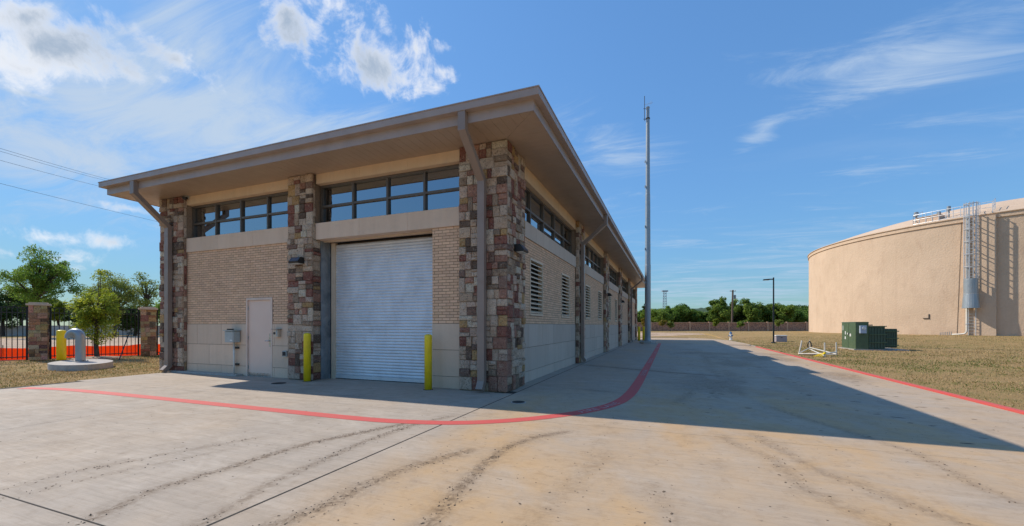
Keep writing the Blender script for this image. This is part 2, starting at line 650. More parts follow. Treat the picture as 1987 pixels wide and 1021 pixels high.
    M['frame'] = simple('bronze_window_frame', (0.15, 0.122, 0.095), (0.12, 0.10, 0.08), 5, 0.42, 0.3)
    # coated glass: mirrors the soffit and sky over a dark room
    n = Nodes('window_glass')
    n.base((0.010, 0.012, 0.013))
    n.rough(0.02)
    n.p.inputs['Specular IOR Level'].default_value = 1.0
    n.p.inputs['Coat Weight'].default_value = 1.0
    n.p.inputs['Coat Roughness'].default_value = 0.015
    gl = n.N.new('ShaderNodeBsdfGlossy')
    gl.inputs['Roughness'].default_value = 0.015
    gl.inputs['Color'].default_value = (0.70, 0.76, 0.80, 1)
    b = n.N.new('ShaderNodeBump')
    b.inputs['Strength'].default_value = 0.05
    b.inputs['Distance'].default_value = 0.02
    n.L.new(n.noise(1.1, 2, 0.5), b.inputs['Height'])
    n.L.new(b.outputs[0], gl.inputs['Normal'])
    ms = n.N.new('ShaderNodeMixShader')
    ms.inputs[0].default_value = 0.36
    n.L.new(n.p.outputs[0], ms.inputs[1])
    n.L.new(gl.outputs[0], ms.inputs[2])
    n.L.new(ms.outputs[0], n.N['Material Output'].inputs['Surface'])
    M['glass'] = n.m
    M['dark'] = simple('void_shade', (0.012, 0.011, 0.010), None, 5, 0.8)  # near-black colour stands in for shade in gaps and behind blades
    # galvanised steel
    n = Nodes('galvanised_slat')
    v1 = n.noise(2.2, 5, 0.6, 0.2, n.mapping((1.0, 1.0, 0.5)))
    v2 = n.noise(60, 4, 0.6, 0.1, n.mapping((0.05, 1, 1)))
    n.base(n.mix(n.range(v1, 0.35, 0.7), (0.72, 0.735, 0.75), (0.60, 0.62, 0.64)))
    n.p.inputs['Metallic'].default_value = 0.35
    n.rough(n.range(v2, 0.3, 0.7, 0.33, 0.5))
    gr = n.noise(1.7, 7, 0.7, 0.5)
    n.L.remove(n.p.inputs['Base Color'].links[0])
    n.base(n.mix(n.range(gr, 0.50, 0.72, 0, 0.45), n.mix(n.range(v1, 0.35, 0.7), (0.73, 0.745, 0.76), (0.60, 0.62, 0.64)), (0.42, 0.40, 0.37)))
    M['slat'] = n.m
    n = Nodes('galvanised_plate')
    v1 = n.noise(3.0, 7, 0.65, 0.8)
    n.base(n.mix(n.range(v1, 0.35, 0.68), (0.20, 0.225, 0.24), (0.36, 0.39, 0.41)))
    n.p.inputs['Metallic'].default_value = 0.45
    n.rough(n.range(v1, 0.3, 0.7, 0.4, 0.62))
    M['galv'] = n.m
    M['pole'] = simple('galvanised_pole', (0.36, 0.40, 0.42), (0.30, 0.335, 0.355), 3, 0.45, 0.5, stretch=(1, 1, 0.25))
    M['bright_galv'] = simple('bright_galvanised', (0.62, 0.64, 0.65), (0.50, 0.52, 0.54), 6, 0.42, 0.5)
    M['yellow'] = simple('yellow_safety_paint', (0.93, 0.70, 0.012), (0.85, 0.61, 0.01), 4, 0.42, grime=(0.50, 0.36, 0.05, 0.5))
    M['door'] = simple('door_paint', (0.78, 0.575, 0.455), (0.75, 0.55, 0.435), 1.5, 0.42)
    M['door_frame'] = simple('door_frame_paint', (0.78, 0.60, 0.48), None, 3, 0.42)
    M['louver'] = simple('louver_paint', (0.66, 0.53, 0.38), (0.58, 0.46, 0.33), 4, 0.45, grime=(0.40, 0.31, 0.22, 0.3))
    M['steel'] = simple('stainless', (0.50, 0.50, 0.50), None, 9, 0.3, 0.9)
    M['grey_box'] = simple('grey_enclosure', (0.42, 0.45, 0.42), (0.36, 0.385, 0.365), 5, 0.5, grime=(0.24, 0.24, 0.21, 0.4))
    M['white_pvc'] = simple('white_pvc', (0.72, 0.70, 0.63), (0.60, 0.57, 0.50), 7, 0.45)
    M['black'] = simple('black_paint', (0.014, 0.014, 0.015), (0.022, 0.021, 0.02), 9, 0.42)
    M['black_fence'] = simple('black_fence_paint', (0.012, 0.012, 0.012), None, 9, 0.5)
    M['lamp_glass'] = simple('lamp_lens', (0.10, 0.15, 0.21), (0.07, 0.11, 0.16), 9, 0.12, spec=0.8)
    n = Nodes('red_lane_paint')
    w1 = n.noise(5.0, 8, 0.7, 0.4)
    w2 = n.noise(45.0, 5, 0.7)
    c = n.mix(n.range(w1, 0.4, 0.7), (0.60, 0.085, 0.075), (0.53, 0.105, 0.09))
    c = n.mix(n.range(w2, 0.60, 0.74, 0, 0.6), c, (0.42, 0.30, 0.26))
    n.base(c)
    n.rough(0.72)
    n.bump(w2, 0.25, 0.006)
    M['red'] = n.m
    n = Nodes('white_lane_paint')
    w2 = n.noise(28.0, 6, 0.7)
    n.base(n.mix(n.range(w2, 0.42, 0.62), (0.62, 0.56, 0.53), (0.40, 0.11, 0.105)))
    n.rough(0.75)
    M['white_paint'] = n.m
    M['kerb'] = simple('kerb_concrete', (0.42, 0.36, 0.29), (0.34, 0.29, 0.235), 4, 0.88, bump=0.2)
    M['pad'] = simple('pad_concrete', (0.46, 0.43, 0.385), (0.36, 0.335, 0.30), 3.5, 0.88, bump=0.2)
    M['iron'] = simple('cast_iron', (0.055, 0.05, 0.046), (0.035, 0.032, 0.03), 20, 0.75, 0.2, bump=0.3)
    # tank shotcrete
    n = Nodes('tank_shotcrete')
    b1 = n.noise(0.22, 7, 0.62, 0.5)
    b2 = n.noise(0.9, 6, 0.65, 0.6, n.mapping((1, 1, 0.5)))
    b3 = n.noise(7.0, 5, 0.6)
    c = n.mix(n.range(b1, 0.35, 0.68), (0.66, 0.50, 0.36), (0.57, 0.43, 0.305))
    c = n.mix(n.range(b2, 0.5, 0.78, 0, 0.6), c, (0.48, 0.34, 0.24))
    c = n.mix(n.range(b3, 0.45, 0.8, 0, 0.25), c, (0.44, 0.32, 0.225))
    rs = n.noise(0.7, 6, 0.7, 0.1, n.mapping((1.6, 1.6, 0.07)))
    c = n.mix(n.range(rs, 0.52, 0.72, 0, 0.45), c, (0.47, 0.335, 0.235))
    n.base(c)
    n.rough(0.92)
    n.p.inputs['Specular IOR Level'].default_value = 0.2
    n.bump(n.math('ADD', b2, b3), 0.35, 0.08)
    M['tank'] = n.m
    M['tank_roof'] = simple('tank_roof', (0.66, 0.49, 0.365), (0.60, 0.44, 0.325), 0.4, 0.85)
    M['green'] = simple('transformer_green', (0.075, 0.125, 0.06), (0.062, 0.105, 0.052), 3, 0.45, grime=(0.11, 0.135, 0.085, 0.4))
    M['dark_green'] = simple('radiator_green', (0.05, 0.09, 0.058), (0.042, 0.078, 0.05), 3, 0.45)
    M['cap'] = simple('column_cap', (0.66, 0.52, 0.39), (0.56, 0.44, 0.33), 5, 0.85)
    M['barrier'] = simple('road_barrier', (0.62, 0.60, 0.58), (0.52, 0.50, 0.48), 0.6, 0.9)
    M['wall_panel'] = simple('precast_wall', (0.46, 0.26, 0.165), (0.24, 0.135, 0.095), 3.2, 0.92, bump=0.6, bscale=8, lo=0.45, hi=0.58)
    M['wall_post'] = simple('precast_post', (0.58, 0.37, 0.24), (0.50, 0.315, 0.20), 3, 0.9)
    M['wood'] = simple('weathered_pole', (0.16, 0.115, 0.085), (0.10, 0.075, 0.055), 5, 0.9, stretch=(4, 4, 0.3))
    M['haze_steel'] = simple('hazed_steel', (0.28, 0.33, 0.40), None, 3, 0.7)  # blue-grey colour stands in for distance haze on the mast
    M['wire'] = simple('wire', (0.05, 0.055, 0.06), None, 3, 0.6)
    M['hyd_blue'] = simple('hydrant_blue', (0.03, 0.16, 0.36), None, 6, 0.45)
    M['hyd_white'] = simple('hydrant_white', (0.85, 0.86, 0.85), None, 6, 0.45)
    M['lilac_box'] = simple('utility_box', (0.36, 0.32, 0.34), (0.32, 0.285, 0.30), 4, 0.7)
    M['label'] = simple('equipment_label', (0.70, 0.72, 0.70), None, 8, 0.5)
    M['meter'] = simple('meter_box', (0.42, 0.50, 0.62), None, 8, 0.4)
    M['far_wood'] = simple('far_wood', (0.045, 0.085, 0.035), (0.028, 0.058, 0.026), 0.25, 0.95, bump=1.0, bscale=0.6)


make_materials()
# ------------------------------------------------------------------ ground, paving, kerbs
TANK = np.array([43.38, 61.70])
TANK_R = 21.1


def ground_z(x, y):
    x, y = np.asarray(x, float), np.asarray(y, float)
    far = sstep(y, 24, 40)
    base = 0.03 * (1 - far) - 0.03 * far
    dt = np.hypot(x - TANK[0], y - TANK[1])
    right = base + (0.5 - base) * (1 - sstep(dt, 22.5, 42))
    return np.where(x > 8.75, right, -0.03)


def lawn_ground():
    xs = np.unique(np.concatenate([np.linspace(-60, 80, 141), [8.72, 8.78], [-2500, -1200, -600, -300, -150, -90, 110, 160, 300, 600, 1200, 2500]]))
    ys = np.unique(np.concatenate([np.linspace(-30, 130, 161), [-2500, -1200, -500, -200, -90, -50, 160, 220, 350, 600, 1200, 2500]]))
    X, Y = np.meshgrid(xs, ys)
    Z = ground_z(X, Y)
    V = np.stack([X.ravel(), Y.ravel(), Z.ravel()], 1)
    nx, ny = len(xs), len(ys)
    i, j = np.meshgrid(np.arange(nx - 1), np.arange(ny - 1))
    a = (j * nx + i).ravel()
    F = np.stack([a, a + 1, a + nx + 1, a + nx], 1)
    structure(mesh_np('ground', V, F, MAT['lawn'], k=4))
    # bare earth beyond the picket fence
    dl = MB()
    p, q = np.array([-21.86, 0.91]), np.array([-20.39, 4.07])
    d = (q - p) / np.linalg.norm(q - p)
    nrm = np.array([-d[1], d[0]])
    a0, a1 = p - d * 60 + nrm * 0.5, p + d * 80 + nrm * 0.5
    b1, b0 = a1 + nrm * 46, a0 + nrm * 46
    n1, n2 = 40, 14
    for r in range(n1 + 1):
        for s in range(n2 + 1):
            t = a0 + (a1 - a0) * r / n1 + (b0 - a0) * s / n2
            dl.v.append((t[0], t[1], -0.022 + (0.16 * lattice(t[0], t[1], 5.0, 3) if 1 < s < n2 else 0.0)))
    for r in range(n1):
        for s in range(n2):
            k = r * (n2 + 1) + s
            dl.f.append((k, k + n2 + 1, k + n2 + 2, k + 1))
    structure(dl.build('dirt_lot', MAT['earth']))


lawn_ground()

# tyre tracks of mud: (points, half width, strength)
TRACKS = [
    ([(-0.75, -7.6), (-0.79, -6.41), (-0.98, -5.91), (-0.95, -5.5), (-0.92, -4.98), (-0.88, -4.33), (-0.63, -3.71), (-0.40, -3.1)], 0.055, 1.0),
    ([(0.15, -6.6), (0.04, -6.05), (-0.15, -5.47), (-0.20, -4.97), (-0.29, -4.11), (-0.24, -3.1), (0.0, -2.4)], 0.05, 0.75),
    ([(0.45, -6.7), (0.59, -5.97), (0.71, -5.6), (0.68, -5.21), (0.79, -4.58), (1.1, -3.9)], 0.075, 0.9),
    ([(1.75, -6.4), (1.62, -5.44), (1.54, -5.06), (1.47, -4.4), (1.45, -3.66), (1.64, -3.06), (1.95, -2.66)], 0.06, 0.95),
    ([(4.3, -1.9), (4.46, -2.5), (4.68, -3.32), (4.91, -3.57), (5.11, -3.94), (5.3, -4.19), (5.9, -5.2)], 0.07, 0.8),
    ([(3.9, -2.1), (3.98, -2.45), (4.32, -2.96), (4.38, -3.84), (4.6, -4.19), (5.1, -5.0)], 0.07, 0.7),
    ([(4.9, 0.4), (5.26, -0.62), (5.53, -1.18), (5.69, -1.67), (5.88, -2.1), (5.86, -3.2), (5.95, -3.6)], 0.05, 0.75),
    ([(-2.26, -6.9), (-2.27, -6.0), (-2.13, -5.63), (-2.05, -5.22), (-1.69, -4.4)], 0.05, 0.45),
    ([(-1.9, -6.9), (-1.9, -6.1), (-1.78, -5.6), (-1.6, -5.0)], 0.045, 0.4),
    ([(4.8, 2.5), (4.55, 3.6), (4.5, 5.0), (4.6, 7.5), (4.7, 12.0), (4.6, 20.0)], 0.10, 0.7),
    ([(3.35, 0.2), (3.6, 1.0), (3.75, 2.2), (3.9, 4.5)], 0.09, 0.65),
    ([(6.0, 2.0), (6.1, 6.0), (6.2, 12.0), (6.3, 20.0)], 0.16, 0.4),
    ([(0.35, 6.95), (1.3, 6.45), (2.35, 5.9), (3.1, 5.55), (4.6, 5.0)], 0.11, 1.0),
    ([(3.1, -4.2), (3.4, -5.2), (3.45, -6.2)], 0.05, 0.5),
    ([(2.6, -3.4), (2.4, -4.6), (2.2, -6.0)], 0.12, 0.3),
]


def seg_dist(x, y, pts):
    best = np.full(np.shape(x), 1e9)
    for (ax, ay), (bx, by) in zip(pts[:-1], pts[1:]):
        dx, dy = bx - ax, by - ay
        t = np.clip(((x - ax) * dx + (y - ay) * dy) / (dx * dx + dy * dy + 1e-9), 0, 1)
        best = np.minimum(best, np.hypot(x - ax - t * dx, y - ay - t * dy))
    return best


def dirt_sun_cols(x, y):
    r = np.zeros_like(x)
    for pts, hw, st in TRACKS:
        d = seg_dist(x, y, pts)
        st = st * (0.6 if np.mean([q[0] for q in pts]) > 3.3 and pts[0][1] < 2.6 else 0.9)
        r = np.maximum(r, st * (0.85 * np.exp(-(d / hw) ** 2) + 0.28 * np.exp(-(d / (hw * 3.5)) ** 2)))
    px, py = 1.75, 1.05
    r = np.maximum(r, 0.75 * np.exp(-(((x - px) / 0.45) ** 2 + ((y - py + 0.25 * (x - px)) / 0.11) ** 2)))
    lane = sstep(x, 2.6, 4.5) * sstep(y, -2.5, 2)
    r = np.maximum(r, 0.60 * lane * sstep(fbm(x, y * 0.35, 1.1, 21), 0.45, 0.72))
    r = np.maximum(r, 0.25 * sstep(fbm(x, y, 0.5, 33), 0.62, 0.8))
    g = (0.12 + 0.88 * sstep(x, -0.2, 1.3)) * (0.55 + 0.75 * sstep(fbm(x * 1.4 + y * 0.5, y * 0.35, 1.7, 41), 0.32, 0.68))
    g = g * (1 - 0.65 * sstep(y, -1.5, 3.0)) + 0.12 * sstep(fbm(x, y, 1.5, 55), 0.5, 0.8)  # tan cut back across the lane in the building's shadow
    g = np.maximum(g, 0.85 * np.exp(-((x - 8.2) / 0.8) ** 2) * sstep(y, -3, 8))
    g = np.maximum(g, 0.55 * sstep(x, 6.4, 8.3))  # tan raised again on the sunlit strip by the kerb
    g = np.maximum(g, 0.75 * sstep(y, 24, 33) * sstep(x, 2.6, 4))
    return np.stack([np.clip(r, 0, 1), np.clip(g, 0, 0.9), np.zeros_like(r)], 1)


def paving():
    root = structure(empty('pavement', (0, 0, 0)))
    gap = 0.004
    wide = 0.014
    rects = []
    ys = [-22, -13.0, -6.46, -2.2]
    for y0, y1 in zip(ys[:-1], ys[1:]):
        for x0, x1 in ((-10.95, -5.4), (-5.4, 0.15), (0.15, 8.64)):
            rects.append((x0, x1, y0, y1))
    rects += [(-11.35, -5.4, -2.2, 0.72), (-5.4, 0.15, -2.2, 0.0)]
    rects += [(0.15, 8.64, a, b) for a, b in zip([-2.2, 2.1, 6.4, 10.7, 15.0, 19.3, 23.6], [2.1, 6.4, 10.7, 15.0, 19.3, 23.6, 27.9])]
    rects += [(-0.3, 0.15, a, b) for a, b in ((0.3, 12.4), (12.4, 24.6), (24.6, 37.4))]
    rects += [(-5.4, -0.3, 0.0, 0.72)]
    for x0, x1, y0, y1 in rects:
        gx0 = wide if abs(x0 - 0.15) < 1e-6 else gap
        gx1 = wide if abs(x1 - 0.15) < 1e-6 else gap
        gy0 = 0.008 if abs(y0 + 6.46) < 1e-6 else gap * 0.7
        gy1 = 0.008 if abs(y1 + 6.46) < 1e-6 else gap * 0.7
        ax, bx, ay, by = x0 + gx0, x1 - gx1, y0 + gy0, y1 - gy1
        res = 0.06 if (y1 < 7 and y0 > -7 and x1 > -6) else 0.2
        nx, ny = max(2, int((bx - ax) / res)), max(2, int((by - ay) / res))
        X, Y = np.meshgrid(np.linspace(ax, bx, nx), np.linspace(ay, by, ny))
        V = np.stack([X.ravel(), Y.ravel(), np.zeros(X.size)], 1)
        i, j = np.meshgrid(np.arange(nx - 1), np.arange(ny - 1))
        a = (j * nx + i).ravel()
        F = np.stack([a, a + 1, a + nx + 1, a + nx], 1)
        C = dirt_sun_cols(V[:, 0], V[:, 1])
        ring = list(range(nx)) + [k * nx + nx - 1 for k in range(1, ny)] + [(ny - 1) * nx + k for k in range(nx - 2, -1, -1)] + [k * nx for k in range(ny - 2, 0, -1)]
        n0 = len(V)
        low = V[ring].copy()
        low[:, 2] = -0.14
        V = np.vstack([V, low])
        C = np.vstack([C, C[ring]])
        m = len(ring)
        S = np.array([(ring[k], n0 + k, n0 + (k + 1) % m, ring[(k + 1) % m]) for k in range(m)])
        F = np.vstack([F, S])
        mesh_np('concrete_slab', V, F, MAT['paving'], C, root, ((x0 + x1) / 2, (y0 + y1) / 2, 0), k=4)
    # the far end of the drive, bending left behind the building
    far = [(0.15, 27.91), (8.64, 27.91), (8.6, 31), (8.3, 35.6), (7.65, 38.6), (6.7, 41.4), (5.3, 43.2), (3.4, 43.7), (-14, 43.7), (-14, 37.7), (0.15, 37.7)]
    mb = MB()
    mb.prism(far, -0.12, 0.0)
    mb.c = [(0.0, 0.6, 0)] * len(mb.v)
    mb.build('concrete_slab', MAT['paving'], root)
    jf = MB()
    jf.box(-11.2, 8.6, -21.9, 0.6, -0.13, -0.002)
    jf.box(-0.2, 8.6, 0.601, 37.6, -0.13, -0.002)
    jf.build('joint_filler', MAT['joint'], root)


paving()


def ribbon(name, path, width, z0, z1, mat, parent=None, arc=False):
    P = np.array(path, float)
    T = np.gradient(P, axis=0)
    T /= np.linalg.norm(T, axis=1)[:, None]
    Nn = np.stack([-T[:, 1], T[:, 0]], 1)
    A, B = P + Nn * width / 2, P - Nn * width / 2
    mb = MB()
    n = len(P)
    mb.v = [(a[0], a[1], z1) for a in A] + [(b[0], b[1], z1) for b in B] + [(a[0], a[1], z0) for a in A] + [(b[0], b[1], z0) for b in B]
    for i in range(n - 1):
        mb.f += [(i, n + i, n + i + 1, i + 1), (i, i + 1, 2 * n + i + 1, 2 * n + i), (n + i, 3 * n + i, 3 * n + i + 1, n + i + 1)]
    mb.f += [(0, 2 * n, 3 * n, n), (n - 1, 2 * n - 1, 4 * n - 1, 3 * n - 1)]
    return mb.build(name, mat, parent)


def catmull(pts, step=0.12):
    P = [np.array(p, float) for p in pts]
    P = [2 * P[0] - P[1]] + P + [2 * P[-1] - P[-2]]
    out = []
    for i in range(1, len(P) - 2):
        a, b, c, d = P[i - 1:i + 3]
        m = max(2, int(np.linalg.norm(c - b) / step))
        for k in range(m):
            t = k / m
            out.append(0.5 * (2 * b + (c - a) * t + (2 * a - 5 * b + 4 * c - d) * t * t + (-a + 3 * b - 3 * c + d) * t ** 3))
    out.append(P[-2])
    return np.array(out)


LANE = catmull([(-10.75, -3.36), (-9.6, -3.13), (-7.2, -3.06), (-4.0, -3.06), (-1.3, -3.05), (-0.4, -2.95), (0.32, -2.74), (0.94, -2.36),
                (1.45, -1.88), (1.92, -1.25), (2.28, -0.45), (2.45, 0.6), (2.50, 2.5), (2.50, 6.0), (2.48, 15.0), (2.42, 27.6)])
lane = structure(ribbon('fire_lane_marking', LANE, 0.235, 0.001, 0.004, MAT['red']))
lane['label'] = 'red painted fire lane line curving round the front corner of the building'


def lane_text(body, s0, size):
    """lettering printed along the line, read from the drive"""
    cu = bpy.data.curves.new('lane_text', 'FONT')
    cu.body = body
    cu.size = size
    cu.space_character = 1.15
    tmp = bpy.data.objects.new('tmp_text', cu)
    COL.objects.link(tmp)
    dg = bpy.context.evaluated_depsgraph_get()
    me = bpy.data.meshes.new_from_object(tmp.evaluated_get(dg))
    bpy.data.objects.remove(tmp)
    V = np.array([v.co[:] for v in me.vertices])
    seg = np.r_[0, np.cumsum(np.linalg.norm(np.diff(LANE, axis=0), axis=1))]
    T = np.gradient(LANE, axis=0)
    T /= np.linalg.norm(T, axis=1)[:, None]
    s = s0 + V[:, 0] * 1.25
    px = np.interp(s, seg, LANE[:, 0])
    py = np.interp(s, seg, LANE[:, 1])
    tx, ty = np.interp(s, seg, T[:, 0]), np.interp(s, seg, T[:, 1])
    o = V[:, 1] - size * 0.36
    mb = MB()
    mb.v = [(a - c * q, b + d * q, 0.0075) for a, b, c, d, q in zip(px, py, ty, tx, o)]
    mb.f = [tuple(p.vertices) for p in me.polygons]
    mb.build('lane_lettering', MAT['white_paint'], lane)


seg_len = np.r_[0, np.cumsum(np.linalg.norm(np.diff(LANE, axis=0), axis=1))]


def s_at(y):
    k = np.argmin(np.abs(LANE[:, 1] - y) + (LANE[:, 0] < 1.2) * 99)
    return seg_len[k]


lane_text('FIRE LANE', s_at(-1.35), 0.19)
lane_text('NO PARKING', s_at(4.3), 0.19)
lane_text('TOW AWAY ZONE', s_at(8.6), 0.19)
lane_text('FIRE LANE', s_at(14.5), 0.19)
lane_text('NO PARKING', s_at(19.5), 0.19)

kerb_red = [(8.705, y) for y in np.linspace(-22, 24, 90)]
structure(ribbon('red_kerb', kerb_red, 0.105, -0.12, 0.036, MAT['red']))
kc = catmull([(8.705, 24.01), (8.70, 28), (8.66, 31), (8.36, 35.6), (7.72, 38.7), (6.78, 41.5), (5.35, 43.3), (3.4, 43.82), (-14, 43.85)], 0.5)
structure(ribbon('concrete_kerb', kc, 0.125, -0.12, 0.035, MAT['kerb']))


def mud_crumbs():
    V, F = [], []

    def crumb(x, y, s, el, ang, h):
        n = len(V)
        k = 5
        for i in range(k):
            t = 2 * math.pi * i / k + rng.uniform(-0.3, 0.3)
            r = s * rng.uniform(0.6, 1.1)
            a, b = r * math.cos(t) * el, r * math.sin(t)
            V.append((x + a * math.cos(ang) - b * math.sin(ang), y + a * math.sin(ang) + b * math.cos(ang), 0.001))
        V.append((x, y, h))
        for i in range(k):
            F.append((n + i, n + (i + 1) % k, n + k))
    for pts, hw, st in TRACKS:
        P = np.array(pts)
        sl = np.r_[0, np.cumsum(np.linalg.norm(np.diff(P, axis=0), axis=1))]
        if P[:, 1].max() > 3.0 and P[0, 0] < 1.0:
            continue
        if P[:, 0].mean() > 3.5:
            st = st * 0.45
        num = int(sl[-1] * 85 * st * (0.4 if sl[-1] > 10 else 1.0))
        for _ in range(num):
            s = rng.uniform(0, sl[-1])
            dens = 0.5 + 0.5 * math.sin(s * 3.1 + pts[0][0] * 9) * math.sin(s * 1.3)
            if rng.random() > 0.25 + 0.75 * dens:
                continue
            x, y = np.interp(s, sl, P[:, 0]), np.interp(s, sl, P[:, 1])
            dx, dy = np.interp(s + 0.05, sl, P[:, 0]) - np.interp(s - 0.05, sl, P[:, 0]), np.interp(s + 0.05, sl, P[:, 1]) - np.interp(s - 0.05, sl, P[:, 1])
            l = math.hypot(dx, dy) + 1e-6
            side = rng.choice((-1, 1)) * hw * 0.75 + rng.gauss(0, hw * 0.5)
            crumb(x - dy / l * side, y + dx / l * side, rng.uniform(0.0025, 0.008) * (1.8 if rng.random() < 0.12 else 1), rng.uniform(1, 2.4),
                  math.atan2(dy, dx) + rng.uniform(-0.9, 0.9), rng.uniform(0.002, 0.008))
    for _ in range(900):
        x, y = rng.uniform(-6, 8.4), rng.uniform(-7.2, 6)
        crumb(x, y, rng.uniform(0.003, 0.011), rng.uniform(1, 2), rng.uniform(0, 6.3), 0.004)
    for _ in range(260):
        x, y = rng.uniform(3.2, 8.3), rng.uniform(-1.5, 18)
        if rng.random() < 0.6:
            crumb(x, y, rng.uniform(0.015, 0.04), rng.uniform(1.5, 3.5), rng.uniform(-0.3, 0.3), 0.005)
    mb = MB()
    mb.v, mb.f = V, F
    o = mb.build('mud_crumbs', MAT['mud'])
    tag(o, 'dark crumbs of dried mud scattered along the curved tyre tracks', 'mud', kind='stuff')


mud_crumbs()
# ------------------------------------------------------------------ the pump house
HOUSE = empty('pump_house', (-5.96, 18.3, 0))
tag(HOUSE, 'tan brick and rough stone building with wide brown eaves and roller door', 'building')
XL, YB = -11.92, 36.6                    # left face and rear face
REC = 0.15                               # wall planes set back behind the pilasters
Z_BLOCK, Z_SILL0, Z_SILL1, Z_HEAD, Z_SOF = 1.50, 3.73, 4.16, 5.20, 5.46
DOOR_X = (-5.51, -1.94)                  # roller door opening
ENTRY_X = (-8.16, -7.12)                 # personnel door
BAYS = [(1.22, 7.42), (8.62, 14.44), (15.64, 21.20), (22.40, 28.00), (29.20, 35.40)]


def face_box(mb, axis, u0, u1, p0, p1, z0, z1, col=None):
    """box on the front (u = x, p = y) or on the right side (u = y, p = -x)"""
    if axis == 'F':
        mb.box(u0, u1, p0, p1, z0, z1, col)
    else:
        mb.box(-p1, -p0, u0, u1, z0, z1, col)
    return mb


def score(axis, u, p, z):
    c = np.array([u, p, z]) if axis == 'F' else np.array([-p, u, z])
    d = CAM - c
    n = np.array([0, -1.0, 0]) if axis == 'F' else (np.array([1.0, 0, 0]) if axis == 'S' else np.array([-1.0, 0, 0]))
    r = np.linalg.norm(d)
    return max(n.dot(d) / r, 0) / r ** 2


# --- structural core
core = MB()
core.box(XL + 0.15, -0.76, 0.76, YB - 0.15, 0, 5.44)
core.build('wall', MAT['block_joint'], HOUSE)

# --- brick panels
BRICKS = []
BL, BH, JT = 0.203, 0.0677, 0.013


def brick_cols():
    k = rng.uniform(0.86, 1.08)
    w = rng.uniform(-0.02, 0.03)
    return (0.78 * k + w, 0.525 * k + w * 0.6, 0.345 * k)


def brick_panel(axis, u0, u1, z0, z1, holes=()):
    mb = MB()
    us = sorted(set([u0, u1] + [h for q in holes for h in q[:2] if u0 < h < u1]))
    for a, b in zip(us[:-1], us[1:]):
        spans = [(z0, z1)]
        for ha, hb, hc, hd in holes:
            if ha < (a + b) / 2 < hb:
                spans = [(max(z0, hd), z1)] + ([(z0, hc)] if hc > z0 else [])
        for s0, s1 in spans:
            if s1 - s0 > 0.01:
                face_box(mb, axis, a, b, REC + 0.008, 0.75, s0, s1)
    panel = mb.build('brick_panel', MAT['brick_mortar'], HOUSE)
    n = int(round((z1 - z0) / BH))
    h = (z1 - z0) / n
    for r in range(n):
        za, zb = z0 + r * h + JT / 2, z0 + (r + 1) * h - JT / 2
        u = u0 - (BL / 2 if r % 2 else 0) - 0.04
        while u < u1:
            pieces = [(max(u + JT / 2, u0 + 0.003), min(u + BL - JT / 2, u1 - 0.003))]
            zm = (za + zb) / 2
            for ha, hb, hc, hd in holes:
                if hc - 0.01 < zm < hd + 0.012:
                    nxt = []
                    for a, b in pieces:
                        if b <= ha or a >= hb:
                            nxt.append((a, b))
                        else:
                            if a < ha - 0.03:
                                nxt.append((a, ha - 0.004))
                            if b > hb + 0.03:
                                nxt.append((hb + 0.004, b))
                    pieces = nxt
            for a, b in pieces:
                if b - a > 0.03:
                    BRICKS.append((score(axis, (a + b) / 2, REC, zm) * (b - a), axis, a, b, za, zb, panel))
            u += BL


LOUVERS = [('S', 1.98, 3.12), ('S', 5.28, 6.42), ('S', 9.40, 10.54), ('S', 12.70, 13.84), ('S', 16.3, 17.4), ('S', 19.4, 20.5)]
LZ = (1.72, 3.22)
brick_panel('F', -10.80, -6.39, Z_BLOCK, Z_SILL0, [(ENTRY_X[0], ENTRY_X[1], 0, 2.24)])
brick_panel('F', DOOR_X[1], -1.16, Z_BLOCK, Z_SILL0)
for a, b in BAYS:
    brick_panel('S', a, b, Z_BLOCK, Z_SILL0 - 0.05, [(l0, l1, LZ[0], LZ[1]) for _, l0, l1 in LOUVERS if a < l0 < b])


def brick_geo(mb, axis, a, b, za, zb, col):
    p = REC + rng.uniform(-0.0015, 0.0015)
    if axis == 'F':
        vv = [(a, p, za), (b, p, za), (b, p, zb), (a, p, zb), (a, p + 0.02, za), (b, p + 0.02, za), (b, p + 0.02, zb), (a, p + 0.02, zb)]
    else:
        vv = [(-p, a, za), (-p, b, za), (-p, b, zb), (-p, a, zb), (-p - 0.02, a, za), (-p - 0.02, b, za), (-p - 0.02, b, zb), (-p - 0.02, a, zb)]
    mb.add(vv, [(0, 1, 2, 3), (0, 4, 5, 1), (1, 5, 6, 2), (2, 6, 7, 3), (3, 7, 4, 0)], col)


BRICKS.sort(key=lambda t: -t[0])
for t in BRICKS[:300]:
    mb = MB()
    brick_geo(mb, *t[1:6], brick_cols())
    mb.build('brick', MAT['brick'], t[6])
mb = MB()
for t in BRICKS[300:]:
    brick_geo(mb, *t[1:6], brick_cols())
mb.build('brickwork', MAT['brick'], HOUSE)['kind'] = 'stuff'

# --- smooth block base
BLOCK_Z = [0.0, 0.28, 0.89, Z_BLOCK]


